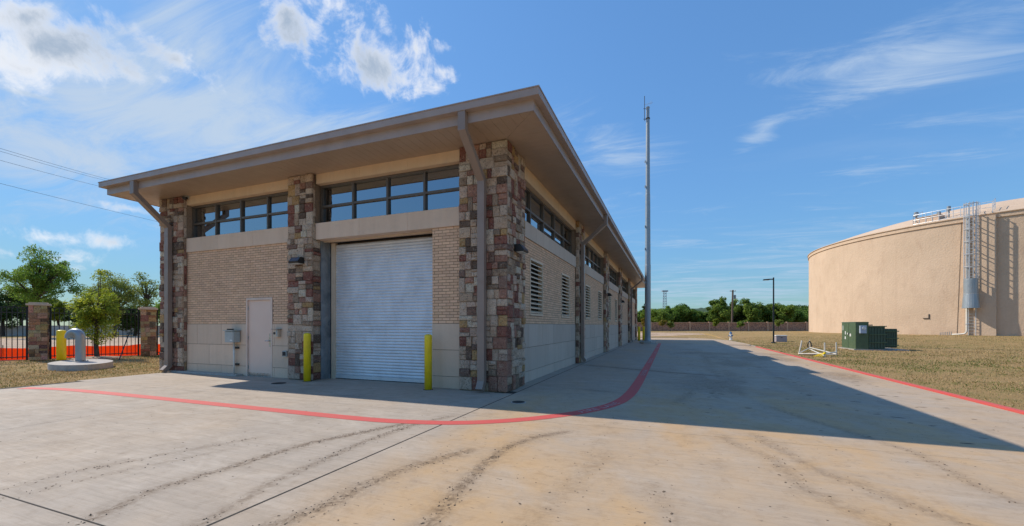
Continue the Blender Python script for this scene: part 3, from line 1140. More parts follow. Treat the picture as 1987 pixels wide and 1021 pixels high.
def block_base(axis, u0, u1, holes=(), tone=(0.73, 0.545, 0.395), length=1.09, first=0.5, low=0.0):
    mb = MB()
    us = sorted(set([u0, u1] + [h for q in holes for h in q if u0 < h < u1]))
    solid = [(a, b) for a, b in zip(us[:-1], us[1:]) if not any(h0 < (a + b) / 2 < h1 for h0, h1 in holes)]
    for a, b in solid:
        face_box(mb, axis, a, b, REC + 0.004, 0.75, 0.0, Z_BLOCK - 0.002)
    base = mb.build('block_base', MAT['block_joint'], HOUSE)
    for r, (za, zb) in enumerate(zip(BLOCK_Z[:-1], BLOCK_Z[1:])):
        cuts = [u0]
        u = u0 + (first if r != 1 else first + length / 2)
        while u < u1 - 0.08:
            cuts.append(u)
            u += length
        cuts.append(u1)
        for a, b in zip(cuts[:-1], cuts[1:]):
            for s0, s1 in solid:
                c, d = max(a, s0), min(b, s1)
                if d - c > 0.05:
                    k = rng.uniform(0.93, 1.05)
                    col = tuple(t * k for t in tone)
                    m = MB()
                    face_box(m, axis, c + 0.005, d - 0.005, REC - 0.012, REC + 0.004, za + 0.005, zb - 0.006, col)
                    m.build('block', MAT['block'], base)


block_base('F', -10.80, -6.39, [ENTRY_X], first=0.49)
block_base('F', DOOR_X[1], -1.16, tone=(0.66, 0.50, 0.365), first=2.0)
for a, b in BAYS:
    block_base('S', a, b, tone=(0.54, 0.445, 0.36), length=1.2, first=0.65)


# --- precast bands under and over the windows
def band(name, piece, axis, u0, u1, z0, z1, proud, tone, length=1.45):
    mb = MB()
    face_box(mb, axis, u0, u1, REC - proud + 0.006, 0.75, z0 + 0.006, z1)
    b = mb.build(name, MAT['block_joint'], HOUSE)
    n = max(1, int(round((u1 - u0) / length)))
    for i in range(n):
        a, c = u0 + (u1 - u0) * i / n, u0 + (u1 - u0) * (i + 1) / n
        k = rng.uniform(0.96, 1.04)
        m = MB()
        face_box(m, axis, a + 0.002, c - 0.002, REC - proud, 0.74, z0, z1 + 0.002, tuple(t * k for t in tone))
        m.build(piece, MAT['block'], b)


TONE_SILL, TONE_HEAD = (0.74, 0.555, 0.405), (0.74, 0.535, 0.34)
for u0, u1 in ((-10.80, -6.39), (-5.51, -1.16)):
    band('sill_band', 'sill_block', 'F', u0, u1, Z_SILL0, Z_SILL1 - 0.003, 0.035, TONE_SILL)
    band('head_band', 'head_block', 'F', u0, u1, Z_HEAD + 0.003, Z_SOF + 0.02, 0.02, TONE_HEAD)
for a, b in BAYS:
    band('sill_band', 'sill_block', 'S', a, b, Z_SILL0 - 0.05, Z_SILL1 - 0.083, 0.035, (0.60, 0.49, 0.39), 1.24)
    band('head_band', 'head_block', 'S', a, b, Z_HEAD - 0.077, Z_SOF + 0.02, 0.02, TONE_HEAD, 1.24)


# --- clerestory windows
def window(axis, u0, u1, ncol, z0, z1):
    n0 = REC + 0.15
    mb = MB()
    w = 0.055
    zm = (z0 + z1) / 2 - 0.04
    us = [u0 + (u1 - u0) * i / ncol for i in range(ncol + 1)]
    face_box(mb, axis, u0, u1, n0 - 0.02, n0 + 0.09, z0, z0 + w)
    face_box(mb, axis, u0, u1, n0 - 0.02, n0 + 0.09, z1 - w, z1)
    face_box(mb, axis, u0 + 0.001, u1 - 0.001, n0 - 0.008, n0 + 0.088, zm - w / 2, zm + w / 2)
    for i, u in enumerate(us):
        a, b = (u, u + w) if i == 0 else ((u - w, u) if i == ncol else (u - w / 2, u + w / 2))
        face_box(mb, axis, a, b, n0 - 0.014, n0 + 0.085, z0 + w * 0.5, z1 - w * 0.5)
    win = mb.build('window', MAT['frame'], HOUSE)
    for i in range(ncol):
        for za, zb in ((z0 + w, zm - w / 2), (zm + w / 2, z1 - w)):
            m = MB()
            face_box(m, axis, us[i] + w / 2, us[i + 1] - w / 2, n0 + 0.045, n0 + 0.06, za, zb)
            tz_, tu_ = rng.uniform(-0.006, 0.006), rng.uniform(-0.006, 0.006)
            um_, zm_ = (us[i] + us[i + 1]) / 2, (za + zb) / 2
            out_ = []
            for q_ in m.v:      # panes never sit perfectly true in their frames
                sh = (q_[2] - zm_) * tz_ + ((q_[0] if axis == 'F' else q_[1]) - um_) * tu_
                out_.append((q_[0], q_[1] + sh, q_[2]) if axis == 'F' else (q_[0] - sh, q_[1], q_[2]))
            m.v = out_
            m.build('pane', MAT['glass'], win)


window('F', -10.80, -6.40, 4, Z_SILL1, Z_HEAD)
window('F', -5.50, -1.17, 4, Z_SILL1, Z_HEAD)
for a, b in BAYS:
    window('S', a + 0.003, b - 0.003, 5, Z_SILL1 - 0.08, Z_HEAD - 0.08)

# --- louvers
for axis, a, b in LOUVERS:
    z0, z1 = LZ
    mb = MB()
    face_box(mb, axis, a, b, REC - 0.02, REC + 0.12, z0, z0 + 0.05)
    face_box(mb, axis, a, b, REC - 0.02, REC + 0.12, z1 - 0.05, z1)
    for s in (a, b - 0.04):
        face_box(mb, axis, s, s + 0.04, REC - 0.018, REC + 0.12, z0 + 0.05, z1 - 0.05)
    lv = mb.build('louver', MAT['louver'], HOUSE)
    m = MB()
    face_box(m, axis, a + 0.02, b - 0.02, REC + 0.125, REC + 0.14, z0, z1)
    m.build('louver_back', MAT['dark'], lv)
    n = 12
    first = None
    for i in range(n):
        z = z0 + 0.05 + (z1 - z0 - 0.10) * (i + 0.5) / n
        m = MB()
        vv = []
        for u in (a + 0.042, b - 0.042):
            vv += [(-(REC - 0.004), u, z - 0.042), (-(REC - 0.004), u, z - 0.016), (-(REC + 0.07), u, z + 0.026), (-(REC + 0.07), u, z + 0.016), (-(REC + 0.012), u, z - 0.028)]
        m.add(vv, [(0, 4, 3, 2, 1), (5, 6, 7, 8, 9), (0, 1, 6, 5), (1, 2, 7, 6), (2, 3, 8, 7), (3, 4, 9, 8), (4, 0, 5, 9)])
        if first is None:
            first = m.build('louver_blade', MAT['louver'], lv)
            z_first = WL[first.name]
            zc = z
        else:
            copy_piece(first, lv, z_first + np.array([0, 0, z - zc]))

# --- stone pilasters
STONES = []
PAL = [((0.76, 0.60, 0.45), 38), ((0.68, 0.50, 0.345), 26), ((0.72, 0.54, 0.41), 12), ((0.50, 0.27, 0.19), 17), ((0.33, 0.14, 0.10), 15),
       ((0.20, 0.14, 0.10), 10), ((0.42, 0.305, 0.21), 9), ((0.60, 0.38, 0.17), 7), ((0.31, 0.20, 0.15), 10)]


def stone_col(z):
    pal = PAL
    r = rng.uniform(0, sum(w for _, w in pal))
    for c, w in pal:
        r -= w
        if r <= 0:
            break
    k = rng.uniform(0.85, 1.12) * (0.9 if z < 1.4 else 1.0)
    return tuple(min(t * k, 0.76) for t in c)


def ashlar(u0, u1, z0, z1, out, amax=None):
    w, h = u1 - u0, z1 - z0
    lim = amax or rng.choice((0.03, 0.04, 0.05, 0.065, 0.08, 0.11))
    if (w * h < lim and w < 0.52 and h < 0.36) or (w < 0.17 and h < 0.26) or (h < 0.13 and w < 0.4):
        out.append((u0, u1, z0, z1))
        return
    if w > h * 1.35 or (w > h * 0.8 and rng.random() < 0.3 and w > 0.3):
        t = u0 + w * rng.uniform(0.36, 0.64)
        ashlar(u0, t, z0, z1, out)
        ashlar(t, u1, z0, z1, out)
    else:
        t = z0 + h * (rng.uniform(0.40, 0.60) if h > 0.6 else rng.uniform(0.36, 0.64))
        ashlar(u0, u1, z0, t, out)
        ashlar(u0, u1, t, z1, out)


def stone_geo(mb, axis, p, a, b, za, zb):
    """one hewn block standing proud of the mortar bed at plane p (outwards is smaller p)"""
    g = 0.0035
    a, b, za, zb = a + g, b - g, za + g, zb - g
    dep = rng.uniform(0.025, 0.07)
    c = min(0.010, (b - a) * 0.10, (zb - za) * 0.10)

    def pt(u, q, z):
        if axis == 'F':
            return (u, p - q, z)
        if axis == 'S':
            return (-(p - q), u, z)
        return (p - q, u, z)          # 'L': faces -x, p is the plane's x
    j = lambda s: rng.uniform(-s, s)
    ring = [(a, za), (b, za), (b, zb), (a, zb)]
    vv = [pt(u, 0, z) for u, z in ring]
    vv += [pt(u + j(0.003), dep * 0.72, z + j(0.003)) for u, z in ring]
    ins = [(a + c, za + c), ((a + b) / 2 + j(0.03), za + c), (b - c, za + c), (b - c, (za + zb) / 2 + j(0.02)), (b - c, zb - c), ((a + b) / 2 + j(0.03), zb - c), (a + c, zb - c), (a + c, (za + zb) / 2 + j(0.02))]
    vv += [pt(u + j(0.004), dep + j(0.006), z + j(0.004)) for u, z in ins]
    vv.append(pt((a + b) / 2 + j(0.03), dep + rng.uniform(-0.004, 0.014), (za + zb) / 2 + j(0.02)))
    ff = []
    for i in range(4):
        k = (i + 1) % 4
        ff.append((i, k, 4 + k, 4 + i))
        q0, q1, q2 = 8 + 2 * i, 8 + (2 * i + 1) % 8, 8 + (2 * i + 2) % 8
        ff.append((4 + i, 4 + k, q2, q1, q0))
        ff += [(q0, q1, 16), (q1, q2, 16)]
    if axis == 'L':
        ff = [tuple(reversed(f)) for f in ff]
    mb.add(vv, ff, stone_col((za + zb) / 2))


def clad(pil, axis, plane, u0, u1, z0=0.02, z1=5.45):
    out = []
    ashlar(u0, u1, z0, z1, out)
    for a, b, za, zb in out:
        s = score(axis if axis != 'L' else 'L', (a + b) / 2, plane if axis != 'L' else -plane, (za + zb) / 2) * (b - a) * (zb - za)
        STONES.append((s, axis, plane, a, b, za, zb, pil))


def pilaster(x0, x1, y0, y1):
    return MB().box(x0, x1, y0, y1, 0, 5.455).build('pilaster', MAT['mortar'], HOUSE)


SD = 0.05                                # stone depth in front of the bed
corner = pilaster(-1.155, -SD, SD, 1.215)
clad(corner, 'F', SD, -1.16, 0.0)
clad(corner, 'S', SD, SD + 0.002, 1.22)
mid = pilaster(-6.385, DOOR_X[0] - SD, SD, 0.75)
clad(mid, 'F', SD, -6.39, -5.51)
clad(mid, 'S', 5.51 + SD, SD + 0.002, 0.30, 0.02, Z_SILL0)
clad(mid, 'S', 5.51 + SD, SD + 0.002, REC - 0.035, Z_SILL0, 5.45)
left = pilaster(XL + SD, -10.81, SD, 1.2)
clad(left, 'F', SD, XL, -10.80)
clad(left, 'S', 10.80 + SD, SD + 0.002, REC - 0.012)
clad(left, 'L', XL + SD, SD + 0.002, 1.2)
ends = [b for a, b in BAYS]
starts = [a for a, b in BAYS][1:] + [YB]
for e, s in zip(ends, starts):
    pl = pilaster(-0.75, -SD, e + SD, s - 0.005)
    clad(pl, 'S', SD, e + SD + 0.002, s)
    clad(pl, 'F', e + SD, -REC + 0.01, 0.0)
STONES.sort(key=lambda t: -t[0])
for t in STONES[:300]:
    mb = MB()
    stone_geo(mb, *t[1:7])
    mb.build('stone', MAT['stone'], t[7])
mb = MB()
for t in STONES[300:]:
    stone_geo(mb, *t[1:7])
mb.build('stonework', MAT['stone'], HOUSE)['kind'] = 'stuff'

# --- left and rear walls, seen only from the side
mb = MB()
mb.box(XL + 0.1, XL + 0.16, 1.2, YB - 0.1, 0, 5.44)
mb.box(XL + 0.1, -0.2, YB - 0.14, YB - 0.1, 0, 5.44)
mb.c = [(0.62, 0.45, 0.31)] * len(mb.v)
mb.build('rear_wall', MAT['brick'], HOUSE)
# plinth under the left bay
MB().box(-11.55, -8.3, -0.06, 0.13, 0.0, 0.05).build('plinth', MAT['pad'], HOUSE)

# --- roller door
rd = empty('roller_door', (-3.7, 0.65, 0), HOUSE)
WL[rd.name] = np.array([-3.7, 0.65, 0.0])
DX0, DX1, DYP, DTOP = -5.34, -1.80, 0.64, 3.66
m = MB()
nsl = 46
pitch = (DTOP - 0.10) / nsl
prof = []
for k in range(7):
    t = k / 6
    prof.append((DYP - 0.014 * math.sin(math.pi * min(t / 0.86, 1.0)) ** 0.7, t * pitch))
vv, ff = [], []
for x in (DX0, DX1):
    vv += [(x, y, 0.10 + z) for y, z in prof]
n = len(prof)
for k in range(n - 1):
    ff.append((k, n + k, n + k + 1, k + 1))
m.add(vv, ff)
sl0 = m.build('slat', MAT['slat'], rd, smooth=False)
for i in range(1, nsl):
    copy_piece(sl0, rd, WL[sl0.name] + np.array([0, rng.uniform(-0.0015, 0.0015), i * pitch]))
MB().box(DX0, DX1, DYP - 0.03, DYP + 0.03, 0.02, 0.10).build('bottom_bar', MAT['slat'], rd)
MB().box(DX0, DX1, DYP - 0.02, DYP + 0.02, 0.001, 0.019).build('weather_strip', MAT['black'], rd)
MB().box(DX0 - 0.10, DX0 + 0.035, DYP - 0.05, DYP + 0.06, 0.0, DTOP + 0.05).build('guide', MAT['louver'], rd)
MB().box(DX1 - 0.35, DX1 + 0.06, DYP - 0.05, DYP + 0.06, 0.0, DTOP + 0.05).build('guide', MAT['louver'], rd)
MB().box(DOOR_X[0], DX0 - 0.101, DYP - 0.015, DYP + 0.06, 0, DTOP + 0.05).build('gap_shade', MAT['dark'], rd)  # solid near-black strip painted as the shade beside the guide
MB().box(DOOR_X[0], DX1, DYP - 0.03, DYP + 0.08, DTOP + 0.051, Z_SILL0).build('hood', MAT['dark'], rd)  # near-black box standing in for the shaded gap over the curtain
m = MB()
m.box(DOOR_X[0] - 0.045, DOOR_X[0] + 0.006, 0.302, DYP - 0.016, 0.0, Z_SILL0 - 0.002)
m.box(DOOR_X[0] - 0.04, DOOR_X[0] + 0.022, DYP - 0.055, DYP - 0.017, 0.0, Z_SILL0 - 0.003)
m.build('steel_jamb', MAT['galv'], HOUSE)
MB().box(DOOR_X[0] + 0.01, DOOR_X[1], DYP - 0.25, DYP - 0.22, Z_SILL0 - 0.03, Z_SILL0 - 0.001).build('lintel_angle', MAT['louver'], HOUSE)

# --- personnel door
dr = empty('door', (-7.64, 0.2, 0), HOUSE)
x0, x1 = ENTRY_X
m = MB()
m.box(x0, x0 + 0.05, REC - 0.02, REC + 0.12, 0, 2.24)
m.box(x1 - 0.05, x1, REC - 0.02, REC + 0.12, 0, 2.24)
m.box(x0 + 0.05, x1 - 0.05, REC - 0.02, REC + 0.12, 2.18, 2.24)
m.build('door_frame', MAT['door_frame'], dr)
MB().box(x0 + 0.053, x1 - 0.053, REC + 0.025, REC + 0.075, 0.035, 2.176).build('door_leaf', MAT['door'], dr)
MB().box(x0 + 0.05, x1 - 0.05, REC + 0.0, REC + 0.10, 0.0, 0.03).build('threshold', MAT['steel'], dr)
MB().box(x0 + 0.053, x1 - 0.053, REC + 0.019, REC + 0.0245, 0.04, 0.10).build('sweep', MAT['steel'], dr)
m = MB()
m.box(x1 - 0.155, x1 - 0.075, REC + 0.010, REC + 0.024, 0.86, 1.22)
m.build('lock_plate', MAT['steel'], dr)
m = MB()
m.tube([(x1 - 0.115, REC + 0.01, 1.02), (x1 - 0.115, REC - 0.05, 1.02), (x1 - 0.23, REC - 0.055, 1.02)], 0.012, 8)
m.build('handle', MAT['steel'], dr)
for z in (0.25, 1.1, 1.95):
    MB().tube([(x0 + 0.052, REC + 0.012, z - 0.055), (x0 + 0.052, REC + 0.012, z + 0.055)], 0.009, 6).build('hinge', MAT['steel'], dr)
MB().box(x0, x1, REC + 0.121, 0.75, 0, 2.24).build('door_void', MAT['dark'], dr)

# --- eaves: soffit planks, fascia, gutter, roof
E_S, E_F, E_G = 0.885, 0.90, 1.04
sf = empty('soffit', (-5.96, 18.3, Z_SOF), HOUSE)
step = 0.2
planks = {}


def plank(pts, key=None, loc=None):
    if key is not None and key in planks:
        src, o0 = planks[key]
        copy_piece(src, sf, o0 + np.array(loc))
        return
    m = MB()
    m.prism(pts, Z_SOF, Z_SOF + 0.016)
    o = m.build('soffit_plank', MAT['soffit'], sf)
    if key is not None:
        planks[key] = (o, WL[o.name] - np.array(loc))


g = 0.002
ycuts = [-E_S] + [-step * k for k in (4, 3, 2, 1)] + [step * k for k in range(int((YB + E_S) / step) + 1)] + [YB + E_S]
for y, y1 in zip(ycuts[:-1], ycuts[1:]):
    ya, yb = y + g, y1 - g
    if y1 <= 0.001:
        plank([(-ya + 0.004, ya), (E_S, ya), (E_S, yb), (-yb + 0.004, yb)])
    else:
        plank([(-0.14, ya), (E_S, ya), (E_S, yb), (-0.14, yb)], 'side' if abs(y1 - y - step) < 1e-6 else None, (0, ya, 0))
xcuts = [E_S] + [step * k for k in (4, 3, 2, 1)] + [-step * k for k in range(int((-XL + E_S) / step) + 1)] + [XL - E_S]
for x, xw in zip(xcuts[:-1], xcuts[1:]):
    xa, xb = xw + g, x - g
    if xw >= -0.001:
        plank([(xa, -E_S), (xb, -E_S), (xb, -xb - 0.004), (xa, -xa - 0.004)])
    else:
        plank([(xa, -E_S), (xb, -E_S), (xb, 0.14), (xa, 0.14)], 'front' if abs(x - xw - step) < 1e-6 else None, (xa, 0, 0))
m = MB()
m.box(XL - E_S, XL + 0.2, 0.145, YB + E_S, Z_SOF, Z_SOF + 0.016)
m.box(XL + 0.2, -0.145, YB - 0.2, YB + E_S, Z_SOF, Z_SOF + 0.016)
m.build('soffit_panel', MAT['soffit'], sf)
for a, b, c, d in ((XL - E_F, E_F, -E_F, -E_S), (E_S, E_F, -E_S + 0.001, YB + E_S), (XL - E_F, XL - E_S, -E_S + 0.001, YB + E_S), (XL - E_F, E_F, YB + E_S + 0.001, YB + E_F)):
    MB().box(a, b, c, d, 5.45, 5.68).build('fascia', MAT['metal_trim'], HOUSE)
GT = 5.79
gut = [(XL - E_G, E_G, -E_G, -E_F - 0.001), (E_F + 0.001, E_G, -E_F, YB + E_F), (XL - E_G, XL - E_F - 0.001, -E_F, YB + E_F), (XL - E_G, E_G, YB + E_F + 0.001, YB + E_G)]
for i, (a, b, c, d) in enumerate(gut):
    m = MB()
    m.box(a, b, c, d, 5.655, GT)
    go = m.build('gutter', MAT['metal_trim'], HOUSE)
    lip = MB()
    if i == 0:
        lip.box(a - 0.012, b + 0.012, c - 0.012, c + 0.02, GT + 0.001, GT + 0.022)
    elif i == 1:
        lip.box(b - 0.02, b + 0.012, c - 0.118, d + 0.1, GT + 0.001, GT + 0.022)
    elif i == 2:
        lip.box(a - 0.012, a + 0.02, c - 0.118, d + 0.1, GT + 0.001, GT + 0.022)
    else:
        lip.box(a - 0.012, b + 0.012, d - 0.02, d + 0.012, GT + 0.001, GT + 0.022)
    lip.build('drip_edge', MAT['metal_trim'], go)
SL = 0.30
er = 1.0
ax, bx, ay, by = XL - er, er, -er, YB + er
hw = (bx - ax) / 2
zr = GT + 0.012 + hw * SL
xm = (ax + bx) / 2
m = MB()
m.add([(ax, ay, GT + 0.012), (bx, ay, GT + 0.012), (bx, by, GT + 0.012), (ax, by, GT + 0.012), (xm, ay + hw, zr), (xm, by - hw, zr)],
      [(0, 1, 4), (1, 2, 5, 4), (2, 3, 5), (3, 0, 4, 5), (3, 2, 1, 0)])
roof = m.build('roof', MAT['roof'], HOUSE)
for (px, py), q in (((bx, ay), (xm, ay + hw)), ((ax, ay), (xm, ay + hw)), ((bx, by), (xm, by - hw)), ((ax, by), (xm, by - hw))):
    p0 = np.array([px, py, GT + 0.012])
    p1 = np.array([q[0], q[1], zr])
    MB().tube([p0 + (p1 - p0) * 0.012, p1], 0.055, 6).build('hip_cap', MAT['metal_trim'], roof)
for yc in (8.75, 14.0, 19.6):
    m = MB()
    m.bevel_box(-0.75, 0.47, yc - 1.25, yc + 1.25, 5.85, 6.74, 0.06)
    m.build('roof_hatch', MAT['roof'], roof)


# --- downspouts
def downspout(axis, u0, u1, path, straps):
    """rectangular pipe swept along (p, z); p is the distance in front of the pilaster face, negative outwards"""
    t = 0.062
    P = [np.array(q, float) for q in path]
    lo, hi = [], []
    for i, q in enumerate(P):
        d0 = P[i] - P[i - 1] if i else P[1] - P[0]
        d1 = P[i + 1] - P[i] if i < len(P) - 1 else d0
        d0, d1 = d0 / np.linalg.norm(d0), d1 / np.linalg.norm(d1)
        n0, n1 = np.array([-d0[1], d0[0]]), np.array([-d1[1], d1[0]])
        nn = n0 + n1
        nn /= nn.dot(n0)
        lo.append(q + nn * t)
        hi.append(q - nn * t)
    m = MB()

    def pt(u, q):
        return (u, q[0], q[1]) if axis == 'F' else (-q[0], u, q[1])
    for a, b in zip(lo, hi):
        m.v += [pt(u0, a), pt(u1, a), pt(u1, b), pt(u0, b)]
    k = len(P)
    for i in range(k - 1):
        for e in range(4):
            f = (e + 1) % 4
            m.f.append((i * 4 + e, i * 4 + f, i * 4 + 4 + f, i * 4 + 4 + e))
    m.f += [(0, 3, 2, 1), tuple((k - 1) * 4 + e for e in range(4))]
    o = m.build('downspout', MAT['downspout'], HOUSE)
    for z in straps:
        s = MB()
        face_box(s, axis, u0 - 0.004, u1 + 0.004, -0.161, -0.02, z, z + 0.03)
        s.build('strap', MAT['downspout'], o)
    return o


dpath = [(-0.965, 5.654), (-0.965, 5.31), (-0.094, 4.60), (-0.094, 0.24), (-0.20, 0.065)]
downspout('F', -0.625, -0.465, dpath, (4.35, 2.4))
downspout('F', -11.40, -11.22, [(-0.965, 5.654), (-0.965, 5.31), (-0.094, 4.50), (-0.094, 0.20), (-0.24, 0.05)], (4.2, 2.2))
downspout('S', 7.60, 7.76, dpath, (4.35, 2.4))
downspout('S', 28.65, 28.81, dpath, (4.35, 2.4))
# ------------------------------------------------------------------ things fixed to the building
def wall_light(name_loc, axis, label):
    """wedge-shaped wall pack; (u, z) is the middle of its top edge, on the face plane"""
    u, z, p = name_loc
    r = empty('wall_light', (u, -p, z - 0.25) if axis == 'F' else (p, u, z - 0.25))
    tag(r, label, 'wall light', 'wedge wall lights on the stone pilasters')

    def pt(du, q, dz):
        return (u + du, -(p + q), z + dz) if axis == 'F' else (p + q, u + du, z + dz)
    w = 0.165
    m = MB()
    sec = [(0.0, 0.0), (0.13, 0.0), (0.23, -0.13), (0.215, -0.165), (0.0, -0.165)]
    m.v = [pt(-w, q, dz) for q, dz in sec] + [pt(w, q, dz) for q, dz in sec]
    k = len(sec)
    m.f = [tuple(range(k)), tuple(range(2 * k - 1, k - 1, -1))] + [(i, k + i, k + (i + 1) % k, (i + 1) % k) for i in range(k)]
    m.build('housing', MAT['black'], r)
    m = MB()
    m.v = [pt(-w + 0.02, 0.149, -0.014), pt(w - 0.02, 0.149, -0.014), pt(w - 0.02, 0.226, -0.114), pt(-w + 0.02, 0.226, -0.114),
           pt(-w + 0.02, 0.139, -0.022), pt(w - 0.02, 0.139, -0.022), pt(w - 0.02, 0.216, -0.122), pt(-w + 0.02, 0.216, -0.122)]
    m.f = [(0, 1, 2, 3), (0, 4, 5, 1), (1, 5, 6, 2), (2, 6, 7, 3), (3, 7, 4, 0)]
    m.build('front_panel', MAT['lamp_glass'], r)
    m = MB()
    m.v = [pt(-w + 0.03, 0.04, -0.166), pt(w - 0.03, 0.04, -0.166), pt(w - 0.03, 0.19, -0.166), pt(-w + 0.03, 0.19, -0.166)]
    m.v += [pt(-w + 0.03, 0.04, -0.178), pt(w - 0.03, 0.04, -0.178), pt(w - 0.03, 0.19, -0.178), pt(-w + 0.03, 0.19, -0.178)]
    m.f = [(0, 1, 2, 3), (7, 6, 5, 4), (0, 4, 5, 1), (1, 5, 6, 2), (2, 6, 7, 3), (3, 7, 4, 0)]
    m.build('lens', MAT['label'], r)


wall_light((-5.92, 3.25, 0.0), 'F', 'dark wedge wall light on the stone pilaster left of the roller door')
wall_light((0.62, 3.28, 0.0), 'S', 'black wedge wall light on the side of the front corner pilaster')
wall_light((15.1, 3.25, 0.0), 'S', 'small black wall light on the third pilaster of the long side')
wall_light((21.9, 3.25, 0.0), 'S', 'tiny black wall light on the fourth pilaster of the long side')

r = empty('security_camera', (-10.72, 0.06, 5.25))
tag(r, 'small black dome camera under the eave beside the left stone pilaster', 'camera')
m = MB()
m.lathe((-10.72, 0.03, 5.33), [(0.0, 0.0), (0.05, 0.012), (0.075, 0.05), (0.078, 0.085)], 12)
m.build('dome', MAT['black'], r, smooth=True)
MB().box(-10.78, -10.66, 0.02, 0.125, 5.405, 5.455).build('mount', MAT['grey_box'], r)

r = empty('control_box', (-8.52, 0.1, 0.0))
tag(r, 'grey weathered electrical box on a conduit left of the pink door', 'electrical box')
MB().bevel_box(-8.74, -8.38, -0.10, 0.13, 0.97, 1.30, 0.025).build('enclosure', MAT['grey_box'], r)
MB().box(-8.76, -8.36, -0.125, 0.13, 1.301, 1.325).build('rain_cover', MAT['grey_box'], r)
MB().box(-8.62, -8.55, -0.11, 0.05, 1.3255, 1.36).build('latch', MAT['black'], r)
MB().box(-8.50, -8.40, -0.107, -0.1005, 1.01, 1.05).build('label_plate', MAT['label'], r)
MB().tube([(-8.56, 0.06, 0.96), (-8.56, 0.06, 0.01)], 0.026, 10).build('conduit', MAT['white_pvc'], r, smooth=True)
for z in (0.78, 0.30):
    MB().box(-8.62, -8.44, 0.085, 0.137, z, z + 0.05).build('clamp', MAT['iron'], r)
MB().tube([(-8.56, 0.06, 0.0), (-8.56, 0.06, 0.03)], 0.05, 10).build('base_collar', MAT['black'], r)

r = empty('card_reader', (-6.86, 0.1, 1.1))
tag(r, 'small beige call box with round lens beside the door handle', 'card reader')
MB().bevel_box(-6.96, -6.78, 0.03, 0.137, 1.14, 1.34, 0.012).build('housing', MAT['louver'], r)
MB().box(-6.99, -6.75, 0.0, 0.137, 1.341, 1.36).build('hood', MAT['metal_trim'], r)
MB().tube([(-6.90, 0.029, 1.24), (-6.90, 0.018, 1.24)], 0.035, 12).build('lens', MAT['black'], r)
MB().box(-6.84, -6.79, 0.025, 0.0295, 1.17, 1.32).build('keypad', MAT['grey_box'], r)

r = empty('outlet_box', (-6.60, 0.1, 0.6))
tag(r, 'small dark outlet box low on the wall beside the stone pilaster', 'outlet')
MB().bevel_box(-6.68, -6.52, 0.08, 0.137, 0.60, 0.76, 0.01).build('cover', MAT['grey_box'], r)
MB().box(-6.655, -6.545, 0.071, 0.0795, 0.625, 0.735).build('lid', MAT['iron'], r)


# ------------------------------------------------------------------ bollards
def bollard(x, y, h, rad, label, z=0.0):
    r = empty('bollard', (x, y, z))
    tag(r, label, 'bollard', 'yellow steel bollards')
    m = MB()
    m.lathe((x, y, z), [(rad, 0.0), (rad, h - 0.05), (rad * 0.985, h - 0.02), (rad * 0.9, h - 0.004), (rad * 0.6, h + 0.012), (rad * 0.02, h + 0.018)], 20)
    m.build('post', MAT['yellow'], r, smooth=True)
    m = MB()
    m.lathe((x, y, z), [(rad + 0.025, 0.0), (rad + 0.012, 0.008)], 18)
    m.build('base_seal', MAT['joint'], r)


p = on_ground(596, 740)
bollard(p[0], p[1], 1.24, 0.087, 'yellow bollard in front of the stone pilaster left of the roller door')
p = on_ground(831, 756)
bollard(p[0], p[1], 1.24, 0.087, 'yellow bollard standing at the right end of the roller door')
bollard(0.42, 33.0, 1.35, 0.12, 'nearer of two yellow bollards at the far end of the long wall')
bollard(0.78, 34.1, 1.35, 0.12, 'farther of two yellow bollards at the far end of the long wall')

# ------------------------------------------------------------------ covers let into the paving
for (u, v, rad, lab) in ((1006, 781, 0.12, 'round dark iron cover in the paving by the front corner'),
                         (541, 744.5, 0.17, 'round dark iron cover in the paving near the pink door')):
    p = on_ground(u, v)
    r = empty('cleanout_cover', (p[0], p[1], 0.0))
    tag(r, lab, 'cover')
    m = MB()
    m.lathe((p[0], p[1], 0.0), [(rad + 0.025, 0.001), (rad + 0.025, 0.006), (rad + 0.004, 0.007)], 24)
    m.build('rim', MAT['pad'], r)
    m = MB()
    m.lathe((p[0], p[1], 0.0), [(rad, 0.008), (rad, 0.012), (rad * 0.8, 0.014), (rad * 0.78, 0.011), (rad * 0.2, 0.011), (rad * 0.18, 0.015)], 24)
    m.build('lid', MAT['iron'], r)

# ------------------------------------------------------------------ oval pad with vent pipe, left of the building
PADC = np.array([-16.1, -0.12])
m = MB()
poly = []
for k in range(48):
    t = 2 * math.pi * k / 48
    d = np.array([0.93, -0.36]) * 1.55 * math.cos(t) + np.array([0.36, 0.93]) * 0.80 * math.sin(t)
    poly.append(tuple(PADC + d * (1.0 + 0.0 * math.cos(2 * t))))
m.prism(poly, -0.05, 0.17)
pad = m.build('concrete_pad', MAT['pad'])
tag(pad, 'low oval concrete pad in the grass under the vent pipe', 'concrete pad')
p = at_depth(119, 700, 15.2)
bollard(p[0], p[1], 1.10, 0.13, 'yellow bollard on the oval concrete pad beside the grey vent pipe', 0.17)
p = at_depth(156, 706, 14.75)
vx, vy = p[0], p[1]
r = empty('vent_pipe', (vx, vy, 0.17))
tag(r, 'grey galvanised gooseneck vent pipe rising from the oval concrete pad', 'vent pipe')
ldir = -RGT
path = [np.array([vx, vy, 0.17 + 0.09 * k]) for k in range(10)]
cz = 1.03
for k in range(1, 13):
    t = math.pi * k / 12
    c = np.array([vx, vy, cz]) + ldir * 0.19
    path.append(c - ldir * 0.19 * math.cos(t) + np.array([0, 0, 0.19 * math.sin(t)]))
path.append(path[-1] - np.array([0, 0, 0.03]))
m = MB()
m.tube(path, 0.135, 18, cap=False)
m.tube([path[-1] + np.array([0, 0, 0.035]), path[-1] + np.array([0, 0, 0.03])], 0.125, 18)
